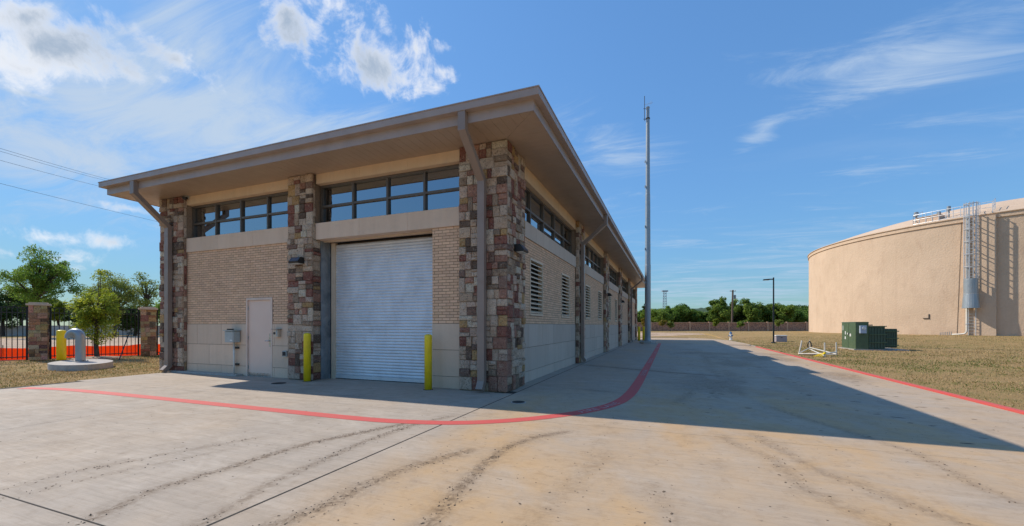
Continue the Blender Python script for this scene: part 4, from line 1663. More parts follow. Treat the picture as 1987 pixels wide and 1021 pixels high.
m.build('pipe', MAT['pole'], r, smooth=True)
m = MB()
m.lathe((vx, vy, 0.17), [(0.21, 0.0), (0.21, 0.02), (0.14, 0.022)], 20)
m.build('flange', MAT['galv'], r)
for k in range(6):
    t = math.pi * k / 3
    MB().lathe((vx + 0.18 * math.cos(t), vy + 0.18 * math.sin(t), 0.191), [(0.016, 0), (0.016, 0.018)], 6).build('bolt', MAT['iron'], r)

# ------------------------------------------------------------------ picket fence and its stone columns
FP = [np.array([-21.86, 0.91]), np.array([-20.39, 4.07])]
FD = (FP[1] - FP[0]) / np.linalg.norm(FP[1] - FP[0])
FN = np.array([-FD[1], FD[0]])
SPAN = np.linalg.norm(FP[1] - FP[0])


def fence_column(c, h, w, label):
    r = empty('fence_column', (c[0], c[1], 0))
    tag(r, label, 'column', 'stone fence columns')
    core = MB()
    d, n = np.r_[FD, 0], np.r_[FN, 0]
    core.obox((c[0], c[1], h / 2), d * (w / 2 - 0.03), n * (w / 2 - 0.03), (0, 0, h / 2))
    core.build('core', MAT['mortar'], r)
    pal = [(0.60, 0.39, 0.21), (0.68, 0.46, 0.27), (0.50, 0.30, 0.175), (0.38, 0.21, 0.13), (0.22, 0.14, 0.10), (0.72, 0.53, 0.33)]
    for axis, nrm in ((d, -n), (n, d)):
        out = []
        ashlar(-w / 2 + 0.01, w / 2 - 0.01, 0.0, h, out, 0.055)
        for a, b, za, zb in out:
            dep = rng.uniform(0.02, 0.05)
            g = 0.006
            base = np.array([c[0], c[1], 0.0]) + nrm * (w / 2 - 0.03)
            col = tuple(t * rng.uniform(0.8, 1.15) for t in rng.choice(pal))
            m = MB()
            q = [(a + g, za + g), (b - g, za + g), (b - g, zb - g), (a + g, zb - g)]
            vv = [base + axis * u + np.array([0, 0, z]) for u, z in q]
            vv += [base + axis * (u + rng.uniform(-0.01, 0.01)) + np.array([0, 0, z + rng.uniform(-0.008, 0.008)]) + nrm * dep for u, z in q]
            um, zm = (a + b) / 2, (za + zb) / 2
            vv.append(base + axis * um + np.array([0, 0, zm]) + nrm * (dep + 0.012))
            m.add(vv, [(0, 1, 5, 4), (1, 2, 6, 5), (2, 3, 7, 6), (3, 0, 4, 7), (4, 5, 8), (5, 6, 8), (6, 7, 8), (7, 4, 8)], col)
            m.build('stone', MAT['stone'], r)
    m = MB()
    m.obox((c[0], c[1], h + 0.04), d * (w / 2 + 0.06), n * (w / 2 + 0.06), (0, 0, 0.04))
    m.obox((c[0], c[1], h + 0.105), d * (w / 2 - 0.02), n * (w / 2 - 0.02), (0, 0, 0.025))
    m.build('cap', MAT['cap'], r)


fence_column(FP[0], 2.30, 0.56, 'brown stone fence column left of the yellow bollard and vent pipe')
fence_column(FP[1], 2.22, 0.58, 'brown stone fence column nearest the building, right of the young tree')


def fence_panel(a, b, label, h=2.22):
    a, b = np.array(a), np.array(b)
    L_ = np.linalg.norm(b - a)
    d = np.r_[(b - a) / L_, 0]
    n = np.array([-d[1], d[0], 0])
    mid_ = (a + b) / 2
    r = empty('picket_fence', (mid_[0], mid_[1], 0))
    tag(r, label, 'fence', 'black picket fence sections')
    for z in (0.14, h - 0.22, h):
        MB().obox((mid_[0], mid_[1], z), d * (L_ / 2), n * 0.018, (0, 0, 0.02)).build('rail', MAT['black_fence'], r)
    for e in (0.03, L_ - 0.03):
        q = a + d[:2] * e
        MB().obox((q[0], q[1], h / 2 + 0.01), d * 0.03, n * 0.03, (0, 0, h / 2 + 0.01)).build('post', MAT['black_fence'], r)
    k = int(L_ / 0.142)
    first = None
    for i in range(1, k):
        q = a + d[:2] * (L_ * i / k)
        loc = np.array([q[0], q[1], 0.06])
        if first is None:
            m = MB()
            m.obox((q[0], q[1], 0.06 + (h - 0.08) / 2), d * 0.0125, n * 0.0125, (0, 0, (h - 0.08) / 2))
            first = m.build('picket', MAT['black_fence'], r, origin=loc)
        else:
            copy_piece(first, r, loc)


fence_panel(FP[0] + FD * 0.30, FP[1] - FD * 0.31, 'black picket fence section between the two stone columns')
fence_panel(FP[0] - FD * 3.9, FP[0] - FD * 0.30, 'black picket fence section left of both stone columns')
fence_panel(FP[1] + FD * 0.31, FP[1] + FD * 3.7, 'sliver of black picket fence right of the stone column by the building')

# orange debris fence behind the pickets
m = MB()
pts = []
for k in range(-14, 30):
    q = FP[0] + FD * k * 0.55 + FN * (0.95 + 0.10 * math.sin(k * 1.7))
    pts.append(q)
for i, q in enumerate(pts):
    zt = 0.50 + 0.035 * math.sin(i * 1.3) + 0.02 * math.sin(i * 2.9)
    m.v += [(q[0], q[1], -0.02), (q[0], q[1], zt), (q[0] + FN[0] * 0.006, q[1] + FN[1] * 0.006, zt), (q[0] + FN[0] * 0.006, q[1] + FN[1] * 0.006, -0.02)]
for i in range(len(pts) - 1):
    for e in range(4):
        f_ = (e + 1) % 4
        m.f.append((i * 4 + e, i * 4 + f_, i * 4 + 4 + f_, i * 4 + 4 + e))
r = empty('safety_mesh', (pts[14][0], pts[14][1], 0))
tag(r, 'low bright orange plastic mesh strip behind the black picket fence', 'mesh fence')
m.c = [(0.95, 0.22, 0.05)] * len(m.v)
m.build('mesh', MAT['mesh_net'], r)
for i in range(0, len(pts), 4):
    q = pts[i] + FN * 0.03
    MB().box(q[0] - 0.012, q[0] + 0.012, q[1] - 0.012, q[1] + 0.012, 0, 0.62).build('stake', MAT['black'], r)
# leaning stake near the young tree
p0, p1 = at_depth(231, 697, 17.6), at_depth(251, 646, 18.6)
p0[2] = -0.03
m = MB().tube([p0, p1], 0.022, 6)
tag(m.build('leaning_stake', MAT['black']), 'thin black stake leaning against the fence right of the young tree', 'stake')

# long low road barrier beyond the dirt
a0, a1 = at_depth(-80, 632, 58), at_depth(420, 632, 66)
dv = (a1 - a0)[:2] / np.linalg.norm((a1 - a0)[:2])
root = empty('road_barrier', (*((a0 + a1) / 2)[:2], 0))
tag(root, 'long pale concrete barrier wall along the far edge of the dirt', 'barrier')
LN = np.linalg.norm((a1 - a0)[:2])
nseg = 12
for i in range(nseg):
    c = a0[:2] + dv * LN * (i + 0.5) / nseg
    m = MB()
    m.obox((c[0], c[1], 0.68), np.r_[dv, 0] * (LN / nseg / 2 - 0.012), np.array([-dv[1], dv[0], 0]) * 0.14, (0, 0, 0.72))
    m.obox((c[0], c[1], 1.43), np.r_[dv, 0] * (LN / nseg / 2 - 0.005), np.array([-dv[1], dv[0], 0]) * 0.2, (0, 0, 0.03))
    m.build('barrier_segment', MAT['barrier'], root)

# ------------------------------------------------------------------ antenna monopole by the drive
p = on_ground(1257, 667)
MX, MY = p[0], p[1]
r = empty('antenna_pole', (MX, MY, 0))
tag(r, 'tall tapered grey steel antenna pole at the end of the building', 'pole')
m = MB()
m.lathe((MX, MY, 0), [(0.66, 0.0), (0.66, 0.16), (0.63, 0.19)], 8)
m.build('footing', MAT['pad'], r)
m = MB()
m.lathe((MX, MY, 0), [(0.34, 0.191), (0.34, 0.23), (0.29, 0.235)], 24)
m.build('base_plate', MAT['pole'], r)
m = MB()
m.lathe((MX, MY, 0), [(0.27, 0.236), (0.235, 0.5), (0.232, 6.3), (0.217, 6.32), (0.19, 12.0), (0.178, 12.02), (0.145, 18.0)], 12)
m.build('shaft', MAT['pole'], r)
m = MB()
m.lathe((MX, MY, 18.0), [(0.155, 0.0), (0.16, 0.02), (0.16, 0.14), (0.13, 0.16), (0.13, 0.9), (0.15, 0.92), (0.15, 1.0), (0.10, 1.05)], 14)
m.build('radome', MAT['pole'], r)
m = MB()
m.lathe((MX, MY, 18.0), [(0.175, 0.03), (0.175, 0.12)], 14)
m.build('clamp_ring', MAT['iron'], r)
w_ = np.array([MX, MY, 18.0]) - RGT * 0.26
m = MB()
m.tube([w_ + np.array([0, 0, -0.1]), w_ + np.array([0, 0, 1.9])], 0.022, 6)
m.build('whip_antenna', MAT['iron'], r)
for z in (0.05, 0.88):
    MB().tube([np.array([MX, MY, 18.0 + z]), w_ + np.array([0, 0, z]) - RGT * 0.1], 0.018, 6).build('bracket', MAT['iron'], r)
m = MB()
m.tube([w_ + np.array([0, 0, 1.2]), w_ + np.array([0, 0, 1.2]) + RGT * 0.65 + np.array([0, 0, 0.18])], 0.012, 5)
for k in range(4):
    c = w_ + np.array([0, 0, 1.25]) + RGT * (0.25 + 0.11 * k) + np.array([0, 0, 0.05 * k])
    m.tube([c - np.array([0, 0, 0.14]), c + np.array([0, 0, 0.14])], 0.007, 4)
m.build('yagi_antenna', MAT['bright_galv'], r)
for z in (3.1, 4.9, 7.6, 9.4, 12.6, 14.6):
    c = np.array([MX, MY, z]) - RGT * 0.235 - FWD * 0.05
    MB().obox(c, RGT * 0.03, FWD * 0.04, (0, 0, 0.09)).build('hand_hole', MAT['pole'], r)

# ------------------------------------------------------------------ right lawn: lamp, box, hydrant, barricade, transformer
def gnd(u, v):
    z = 0.05
    for _ in range(4):
        p_ = on_ground(u, v, z)
        z = float(ground_z(p_[0], p_[1]))
    return p_


p = gnd(1501, 666)
r = empty('street_lamp', p)
tag(r, 'slim black lamp post with flat head on the lawn', 'street lamp')
m = MB()
m.lathe(p, [(0.2, -0.02), (0.2, 0.06), (0.11, 0.10), (0.075, 0.11)], 8)
m.build('base', MAT['black'], r)
m = MB()
m.lathe(p, [(0.075, 0.1), (0.062, 5.42)], 4)
m.build('shaft', MAT['black'], r)
ad = -RGT * 0.93 + FWD * 0.36
m = MB()
m.obox(p + ad * 0.17 + np.array([0, 0, 5.28]), ad * 0.16, np.cross(ad, [0, 0, 1]) * 0.035, (0, 0, 0.045))
m.build('arm', MAT['black'], r)
m = MB()
m.obox(p + ad * 0.5 + np.array([0, 0, 5.26]), ad * 0.24 + np.array([0, 0, -0.012]), np.cross(ad, [0, 0, 1]) * 0.17, (0, 0, 0.04))
m.build('lamp_head', MAT['black'], r)
m = MB()
m.obox(p + ad * 0.5 + np.array([0, 0, 5.212]), ad * 0.19, np.cross(ad, [0, 0, 1]) * 0.13, (0, 0, 0.006))
m.build('lens', MAT['label'], r)

p = gnd(1506, 663.5)
r = empty('utility_box', p)
tag(r, 'squat pale grey utility box on the lawn beside the lamp post', 'utility box')
MB().bevel_box(p[0], p[0] + 0.85, p[1], p[1] + 0.9, p[2] - 0.02, p[2] + 0.52, 0.03).build('body', MAT['lilac_box'], r)
MB().bevel_box(p[0] - 0.03, p[0] + 0.88, p[1] - 0.03, p[1] + 0.93, p[2] + 0.521, p[2] + 0.60, 0.02).build('lid', MAT['white_pvc'], r)
MB().box(p[0] + 0.36, p[0] + 0.49, p[1] - 0.012, p[1] - 0.001, p[2] + 0.36, p[2] + 0.42).build('latch', MAT['iron'], r)

p = gnd(1418, 660)
r = empty('fire_hydrant', p)
tag(r, 'white fire hydrant with blue bonnet beside the bend of the drive', 'hydrant')
m = MB()
m.lathe(p, [(0.17, -0.03), (0.17, 0.04), (0.11, 0.05), (0.105, 0.12), (0.13, 0.13), (0.13, 0.16), (0.105, 0.17), (0.105, 0.58), (0.14, 0.60), (0.14, 0.64)], 16)
m.build('barrel', MAT['hyd_white'], r)
m = MB()
m.lathe(p, [(0.14, 0.641), (0.135, 0.68), (0.11, 0.77), (0.06, 0.83), (0.035, 0.84), (0.035, 0.90)], 16)
m.build('bonnet', MAT['hyd_blue'], r)
for d, rad in ((-RGT, 0.055), (RGT, 0.055), (-FWD, 0.075)):
    c = np.array(p) + np.array([0, 0, 0.45])
    m = MB()
    m.tube([c + d * 0.09, c + d * 0.17], rad, 10)
    nz = m.build('nozzle', MAT['hyd_white'], r)
    m = MB()
    m.tube([c + d * 0.171, c + d * 0.215], rad + 0.012, 8)
    m.build('nozzle_cap', MAT['hyd_blue'], nz)

# pipe barricade lying in the grass
def gz1(x, y):
    return float(ground_z(x, y))


bx, by = gnd(1550, 689)[:2]
r = empty('pipe_barricade', (bx + 0.7, by, gz1(bx, by)))
tag(r, 'low jumble of white plastic pipes and posts on the grass by the red kerb', 'barricade')
posts = [((1549.5, 688.5), (1556, 661), 0.030), ((1571, 679), (1571, 659.5), 0.020), ((1600.5, 693), (1600, 665), 0.028), ((1623, 690), (1622.5, 664.5), 0.026)]
tops = []
for (b0, t0, rad) in posts:
    g0 = gnd(*b0)
    dep = (g0 - CAM).dot(FWD)
    g1 = at_depth(t0[0], t0[1], dep)
    tops.append((g0, g1))
    MB().tube([g0 - np.array([0, 0, 0.05]), g1], rad, 8).build('post', MAT['white_pvc'], r)
G_ = [g for g, _ in tops]
up = lambda h: np.array([0, 0, h])
for a, b, ha, hb, rad in ((0, 1, 0.06, 0.12, 0.022), (0, 2, 0.05, 0.16, 0.024), (1, 2, 0.05, 0.05, 0.03), (2, 3, 0.15, 0.16, 0.03), (1, 3, 0.14, 0.06, 0.026), (0, 3, 0.03, 0.05, 0.022)):
    MB().tube([G_[a] + up(ha), G_[b] + up(hb)], rad, 7).build('rail', MAT['white_pvc'], r)
MB().obox((G_[0] + G_[2]) / 2 + up(0.06), (G_[2] - G_[0]) * 0.3, np.array([0.05, 0.1, 0]), (0, 0, 0.015)).build('board', MAT['wood'], r)
c = G_[2] + up(0.18)
for k in range(5):
    e = c + np.array([-0.16 - 0.07 * k, -0.15 + 0.05 * k, -0.17])
    MB().tube([c, (c + e) / 2 + up(0.03), e], 0.013, 5).build('tape_end', MAT['yellow'], r)
MB().lathe(c - up(0.05), [(0.045, 0), (0.05, 0.05), (0.045, 0.10)], 8).build('tape_wrap', MAT['yellow'], r)
c = G_[1] + up(0.30)
hose = [c + RGT * 0.11 * math.cos(t) + FWD * 0.03 * math.sin(2 * t) + up(0.2 * math.sin(t)) for t in np.linspace(-0.6, 4.9, 22)]
MB().tube(hose, 0.028, 7).build('hose', MAT['black'], r, smooth=True)

# pad-mounted transformer
p = gnd(1660, 679.5)
tx, ty, tz = p
r = empty('transformer', (tx + 1.0, ty + 1.0, tz))
tag(r, 'dark green pad-mounted transformer cabinet with side radiators on the lawn', 'transformer')
MB().box(tx - 0.10, tx + 2.4, ty - 0.1, ty + 2.3, tz - 0.1, tz + 0.06).build('pad', MAT['pad'], r)
z0 = tz + 0.061
MB().bevel_box(tx, tx + 0.62, ty, ty + 2.06, z0, tz + 1.64, 0.02).build('cabinet', MAT['green'], r)
MB().box(tx - 0.015, tx + 0.635, ty - 0.015, ty + 2.075, tz + 1.60, tz + 1.62).build('roof_flange', MAT['green'], r)
MB().box(tx - 0.006, tx - 0.0005, ty + 1.0, ty + 1.02, z0 + 0.05, tz + 1.56).build('door_seam', MAT['dark_green'], r)
MB().bevel_box(tx + 0.17, tx + 0.47, ty - 0.16, ty - 0.001, tz + 0.98, tz + 1.42, 0.01).build('meter_box', MAT['meter'], r)
m = MB()
m.tube([(tx + 0.35, ty - 0.161, tz + 1.27), (tx + 0.35, ty - 0.20, tz + 1.27)], 0.085, 14)
m.build('meter_dial', MAT['label'], r)
for yy, zz, w, h in ((1.40, 0.98, 0.13, 0.20), (1.40, 0.68, 0.16, 0.17), (0.62, 0.86, 0.20, 0.16), (1.08, 0.94, 0.10, 0.11), (1.80, 1.28, 0.08, 0.30)):
    MB().box(tx - 0.008, tx - 0.0006, ty + yy, ty + yy + w, tz + zz - h / 2, tz + zz + h / 2).build('label_plate', MAT['label'], r)
MB().tube([(tx - 0.001, ty + 0.95, tz + 0.94), (tx - 0.03, ty + 0.95, tz + 0.94)], 0.05, 10).build('padlock', MAT['black'], r)


def radiator(x0, x1, y0, y1, zb, zt, rows):
    m = MB()
    m.box(x0, x1, y0 + 0.06, y1, zb, zt)
    o = m.build('radiator', MAT['dark_green'], r)
    nf = 6
    first = None
    for i in range(nf):
        x = x0 + 0.03 + (x1 - x0 - 0.06) * i / (nf - 1)
        loc = np.array([x, y0 + 0.03, zb + 0.05])
        if first is None:
            first = MB().box(x - 0.03, x + 0.03, y0 + 0.035, y0 + 0.059, zb + 0.05, zt - 0.06).build('fin', MAT['dark_green'], o, origin=loc)
        else:
            copy_piece(first, o, loc)
    for zz in rows:
        MB().box(x0 - 0.01, x1 + 0.06, y0 - 0.04, y0 - 0.001, zz - 0.025, zz + 0.025).build('header_bar', MAT['green'], o)
    return o


radiator(tx + 0.65, tx + 1.38, ty + 0.02, ty + 1.9, z0 + 0.02, tz + 1.40, (tz + 1.38, tz + 0.92, tz + 0.46))
radiator(tx + 1.46, tx + 2.02, ty + 0.25, ty + 1.8, z0 + 0.10, tz + 1.24, (tz + 1.10, tz + 0.70, tz + 0.30))
MB().box(tx + 0.63, tx + 0.95, ty + 0.4, ty + 0.7, tz + 1.42, tz + 1.48).build('top_pipe', MAT['green'], r)

# ------------------------------------------------------------------ the water tank
TB = 0.45
ZT, ZBAND, DOME = 12.05, 11.60, 4.0
tank = empty('water_tank', (TANK[0], TANK[1], TB))
tag(tank, 'huge round tan concrete water tank with low domed roof', 'water tank')


def polar(a, rad, z):
    return np.array([TANK[0] + rad * math.cos(a), TANK[1] + rad * math.sin(a), z])


def ring_mesh(prof, n=160, a0=0.0, a1=2 * math.pi):
    m = MB()
    closed = abs(a1 - a0 - 2 * math.pi) < 1e-6
    cnt = n if closed else n + 1
    for rad, z in prof:
        for k in range(cnt):
            m.v.append(tuple(polar(a0 + (a1 - a0) * k / n, rad, z)))
    for i in range(len(prof) - 1):
        for k in range(n):
            j = (k + 1) % cnt
            m.f.append((i * cnt + k, i * cnt + j, (i + 1) * cnt + j, (i + 1) * cnt + k))
    return m


ring_mesh([(TANK_R, TB - 0.6), (TANK_R, ZBAND)]).build('wall', MAT['tank'], tank, smooth=True)
m = ring_mesh([(TANK_R - 0.2, ZBAND - 0.02), (TANK_R + 0.10, ZBAND - 0.02), (TANK_R + 0.10, ZBAND + 0.04), (TANK_R + 0.07, ZBAND + 0.05), (TANK_R + 0.07, ZT - 0.1), (TANK_R + 0.16, ZT - 0.06), (TANK_R + 0.16, ZT), (TANK_R - 0.1, ZT + 0.03)])
m.build('eave_band', MAT['tank'], tank)
prof = [(TANK_R + 0.02 - (TANK_R) * k / 14 * 0.999, 0) for k in range(15)]
ring_mesh([(rr, ZT + 0.031 + DOME * (1 - (rr / (TANK_R + 0.02)) ** 2)) for rr, _ in prof], 96).build('dome', MAT['tank'], tank, smooth=True)


def ang(u):
    r_ = ray(u, 632)
    o = CAM[:2] - TANK
    a, b, c = r_[0] ** 2 + r_[1] ** 2, 2 * (r_[0] * o[0] + r_[1] * o[1]), o @ o - TANK_R ** 2
    t = (-b - math.sqrt(max(b * b - 4 * a * c, 0))) / 2 / a
    q = CAM + t * r_
    return math.atan2(q[1] - TANK[1], q[0] - TANK[0])


# raised strip behind the ladder
aL, aR = ang(1872), ang(1934)
m = ring_mesh([(TANK_R - 0.1, TB - 0.6), (TANK_R + 0.34, TB - 0.6), (TANK_R + 0.34, ZBAND + 0.2), (TANK_R - 0.1, ZBAND + 0.2)], 10, aL, aR)
k = 11
m.f += [(0, k, 2 * k, 3 * k), (10, 10 + 3 * k, 10 + 2 * k, 10 + k)]
m.build('buttress', MAT['tank'], tank)
# ladder with safety cage
RW = TANK_R + 0.34
aM = ang(1889)
er_ = np.array([math.cos(aM), math.sin(aM), 0])
et_ = np.array([-math.sin(aM), math.cos(aM), 0])
lad = empty('caged_ladder', polar(aM, RW + 0.2, TB))
tag(lad, 'galvanised steel caged ladder climbing the tan tank wall', 'ladder')
LC = polar(aM, RW + 0.16, 0)
zlt = ZT + 1.15
for s in (-0.24, 0.24):
    MB().tube([LC + et_ * s + up(TB + 0.02), LC + et_ * s + up(zlt)], 0.035, 6).build('side_rail', MAT['bright_galv'], lad)
first = None
zz = TB + 0.3
while zz < zlt - 0.3:
    loc = LC + up(zz)
    if first is None:
        first = MB().tube([LC - et_ * 0.24 + up(zz), LC + et_ * 0.24 + up(zz)], 0.017, 5).build('rung', MAT['bright_galv'], lad, origin=loc)
    else:
        copy_piece(first, lad, loc)
    zz += 0.3
CR = 0.46
hz = [3.15, 4.5] + [5.85 + 1.2 * k for k in range(7)]


def hoop_pts(z, rad=CR, deep=0.90):
    out = [LC - et_ * 0.24 + up(z)]
    for t in np.linspace(-math.pi / 2 - 0.35, math.pi / 2 + 0.35, 15):
        out.append(LC + er_ * (deep - rad + rad * math.cos(t)) + et_ * rad * math.sin(t) + up(z))
    out.append(LC + et_ * 0.24 + up(z))
    return out


for z in hz:
    MB().tube(hoop_pts(z), 0.042, 5).build('hoop', MAT['bright_galv'], lad)
for t in np.linspace(-math.pi / 2, math.pi / 2, 7):
    q = LC + er_ * (0.90 - CR + CR * math.cos(t)) + et_ * CR * math.sin(t)
    MB().tube([q + up(3.15), q + up(zlt)], 0.034, 5).build('cage_bar', MAT['bright_galv'], lad)
# sheet guard round the foot of the cage
for zA, zB, r0, r1 in ((4.5, 5.95, CR + 0.035, CR + 0.035), (3.12, 4.48, CR + 0.14, CR + 0.04)):
    m = MB()
    A, B = hoop_pts(zA, r0, 0.90 + (r0 - CR))[1:-1], hoop_pts(zB, r1, 0.90 + (r1 - CR))[1:-1]
    n_ = len(A)
    m.v = [tuple(q) for q in A + B] + [tuple(q - (q - (LC + er_ * 0.4)) * np.array([0.03, 0.03, 0])) for q in A + B]
    for i in range(n_ - 1):
        m.f += [(i, i + 1, n_ + i + 1, n_ + i), (2 * n_ + i + 1, 2 * n_ + i, 3 * n_ + i, 3 * n_ + i + 1), (i, 2 * n_ + i, 2 * n_ + i + 1, i + 1), (n_ + i, n_ + i + 1, 3 * n_ + i + 1, 3 * n_ + i)]
    m.build('guard_sheet', MAT['pole'], lad)
for z in (1.2, 3.6, 6.2, 8.8, 11.2):
    for s in (-0.24, 0.24):
        MB().tube([polar(aM, RW - 0.02, z) + et_ * s, LC + et_ * s + up(z)], 0.03, 5).build('standoff', MAT['bright_galv'], lad)
# walk-through guard at the head of the ladder
for s in (-0.24, 0.24):
    MB().tube([LC + et_ * s + up(zlt), LC + et_ * s + up(zlt + 0.02) - er_ * 0.5, LC + et_ * s - er_ * 1.5 + up(zlt + 0.25), LC + et_ * s - er_ * 1.5 + up(ZT + 0.1)], 0.03, 5).build('grab_rail', MAT['bright_galv'], lad)

# overflow pipe on the wall
aP = ang(1879)
pp = polar(aP, RW + 0.16, 0)
r = empty('riser_pipe', pp + up(TB))
tag(r, 'pale vertical pipe beside the tank ladder with an elbow at the ground', 'pipe')
et2 = np.array([-math.sin(aP), math.cos(aP), 0])
m = MB()
m.tube([pp + up(ZT + 0.2), pp + up(TB + 0.45), pp + up(TB + 0.22) - et2 * 0.12, pp + up(TB + 0.15) - et2 * 0.5, pp + up(TB + 0.12) - et2 * 1.0], 0.075, 10)
m.build('pipe', MAT['white_pvc'], r, smooth=True)
for z in (1.6, 4.0, 7.0, 10.0):
    MB().obox(polar(aP, RW + 0.11, z), np.array([math.cos(aP), math.sin(aP), 0]) * 0.14, et2 * 0.09, (0, 0, 0.03)).build('bracket', MAT['bright_galv'], r)
for k in range(7):
    c = pp - et2 * (1.05 + 0.13 * k) + up(TB)
    MB().tube([c - up(0.1), c + up(0.42 - 0.02 * k)], 0.03, 6).build('small_pipe', MAT['galv'], r)
# thin cable on the wall, and a wall bracket
aC0, aC1 = ang(1866), ang(1857)
m = MB().tube([polar(aC0, TANK_R + 0.02, ZBAND), polar((aC0 + aC1) / 2, TANK_R + 0.02, 6.0), polar(aC1, TANK_R + 0.02, TB + 0.1)], 0.013, 5)
tag(m.build('wall_cable', MAT['bark']), 'thin dark cable running down the tank wall left of the ladder', 'cable')
aB = ang(1803)
q = polar(aB, TANK_R, 0)
q[2] = 1.45 + (632 - 614) / 798 * (q - CAM).dot(FWD)
m = MB()
eb = np.array([math.cos(aB), math.sin(aB), 0])
tb = np.array([-math.sin(aB), math.cos(aB), 0])
m.obox(q + eb * 0.02, eb * 0.02, tb * 0.05, (0, 0, 0.22))
m.obox(q + eb * 0.04 - tb * 0.22 - up(0.2), eb * 0.04, tb * 0.24, (0, 0, 0.03))
tag(m.build('wall_bracket', MAT['iron']), 'small dark L shaped bracket on the tank wall above the transformer', 'bracket')

# roof edge railing and hatch
r = empty('roof_railing', polar(ang(1820), TANK_R, ZT))
tag(r, 'galvanised guard railing along the roof edge of the tank', 'railing')
a0, a1 = ang(1768), ang(1892)
na = 9
RR = TANK_R - 0.35
for i in range(na + 1):
    a = a0 + (a1 - a0) * i / na
    MB().tube([polar(a, RR, ZT + 0.05), polar(a, RR, ZT + 1.2)], 0.03, 6).build('post', MAT['bright_galv'], r)
for z in (0.2, 0.65, 1.18):
    MB().tube([polar(a0 + (a1 - a0) * i / 30, RR, ZT + z) for i in range(31)], 0.028, 6).build('rail', MAT['bright_galv'], r)
for a in (a0, ang(1925)):
    for z in (0.65, 1.18):
        MB().tube([polar(a, RR, ZT + z), polar(a, RR - 1.6, ZT + z + 0.55)], 0.028, 6).build('rail', MAT['bright_galv'], r)
    for q_ in (0.0, 0.8, 1.6):
        MB().tube([polar(a, RR - q_, ZT + 0.05 + q_ * 0.3), polar(a, RR - q_, ZT + 1.19 + q_ * 0.345)], 0.03, 6).build('post', MAT['bright_galv'], r)
for z in (0.65, 1.18):
    MB().tube([polar(ang(1903), RR, ZT + z), polar(ang(1925), RR, ZT + z)], 0.028, 6).build('rail', MAT['bright_galv'], r)
aH = ang(1792)
r = empty('roof_hatch', polar(aH, RR - 1.0, ZT + 0.3))
tag(r, 'pale access hatch with short vent stacks on the edge of the tank roof', 'roof hatch')
eh = np.array([math.cos(aH), math.sin(aH), 0])
th_ = np.array([-math.sin(aH), math.cos(aH), 0])
hc = polar(aH, RR - 0.9, ZT + 0.55)
m = MB()
m.obox(hc, eh * 0.55, th_ * 0.9, (0, 0, 0.30))
m.build('curb', MAT['tank_roof'], r)
MB().obox(hc + up(0.33), eh * 0.6, th_ * 0.95, (0, 0, 0.03)).build('lid', MAT['cap'], r)
for s, h_, rd_ in ((-1.15, 1.15, 0.16), (0.4, 0.9, 0.14), (1.45, 1.1, 0.13)):
    q = hc + th_ * s - eh * 0.7 * (abs(s) < 0.9)
    m = MB()
    m.lathe(q - up(0.2), [(rd_ * 0.55, 0.0), (rd_ * 0.55, h_ * 0.7), (rd_ * 1.2, h_ * 0.72), (rd_ * 1.2, h_ * 1.12), (rd_ * 0.5, h_ * 1.16)], 12)
    m.build('vent_stack', MAT['galv'], r)
# ------------------------------------------------------------------ far wall, poles, wires
def far_wall():
    a, b = at_depth(1150, 632, 112)[:2], at_depth(1640, 632, 112)[:2]
    L_ = np.linalg.norm(b - a)
    d = (b - a) / L_
    n = np.array([-d[1], d[0]])
    r = empty('perimeter_wall', (*((a + b) / 2), -0.03))
    tag(r, 'long brown rough precast boundary wall across the back of the lawn', 'wall')
    k = 13
    zb, zt = -0.03, 2.35
    for i in range(k):
        c = a + d * L_ * (i + 0.5) / k
        m = MB()
        hw_ = L_ / k / 2 - 0.2
        nx, nz = 16, 7
        vv = []
        for iz in range(nz + 1):
            for ix in range(nx + 1):
                q = c + d * hw_ * (2 * ix / nx - 1) - n * (0.08 + rng.uniform(-0.05, 0.05))
                vv.append((q[0], q[1], zb + (zt - 0.15 - zb) * iz / nz))
        ff = []
        for iz in range(nz):
            for ix in range(nx):
                q = iz * (nx + 1) + ix
                ff += [(q, q + 1, q + nx + 2), (q, q + nx + 2, q + nx + 1)]
        m.add(vv, ff)
        m.obox((c[0] + n[0] * 0.12, c[1] + n[1] * 0.12, (zb + zt) / 2 - 0.08), np.r_[d * hw_, 0], np.r_[n * 0.1, 0], (0, 0, (zt - zb) / 2 - 0.08))
        m.build('wall_panel', MAT['wall_panel'], r)
        m = MB()
        m.obox((c[0], c[1], zt - 0.07), np.r_[d * (hw_ + 0.02), 0], np.r_[n * 0.2, 0], (0, 0, 0.07))
        m.build('coping', MAT['wall_post'], r)
        c = a + d * L_ * i / k
        m = MB()
        m.obox((c[0], c[1], (zb + zt) / 2 + 0.06), np.r_[d * 0.19, 0], np.r_[n * 0.22, 0], (0, 0, (zt - zb) / 2 + 0.06))
        m.build('wall_post', MAT['wall_post'], r)


far_wall()

p = at_depth(1420, 640, 122)
r = empty('utility_pole', (p[0], p[1], -0.03))
tag(r, 'weathered wooden utility pole with a transformer can above the treetops', 'utility pole')
top = at_depth(1422, 563, 122)
MB().tube([(p[0], p[1], -0.1), top], [0.30, 0.24], 8).build('pole', MAT['wood'], r)
MB().tube([top - RGT * 0.9 - up(0.3), top + RGT * 0.9 - up(0.3)], 0.09, 5).build('crossarm', MAT['wood'], r)
MB().lathe(top + RGT * 0.62 - up(2.6), [(0.3, 0), (0.3, 1.1), (0.2, 1.15)], 10).build('transformer_can', MAT['galv'], r)
for s in (-0.8, 0.0, 0.8):
    MB().lathe(top + RGT * s - up(0.22), [(0.07, 0), (0.09, 0.12), (0.05, 0.25)], 6).build('insulator', MAT['white_pvc'], r)

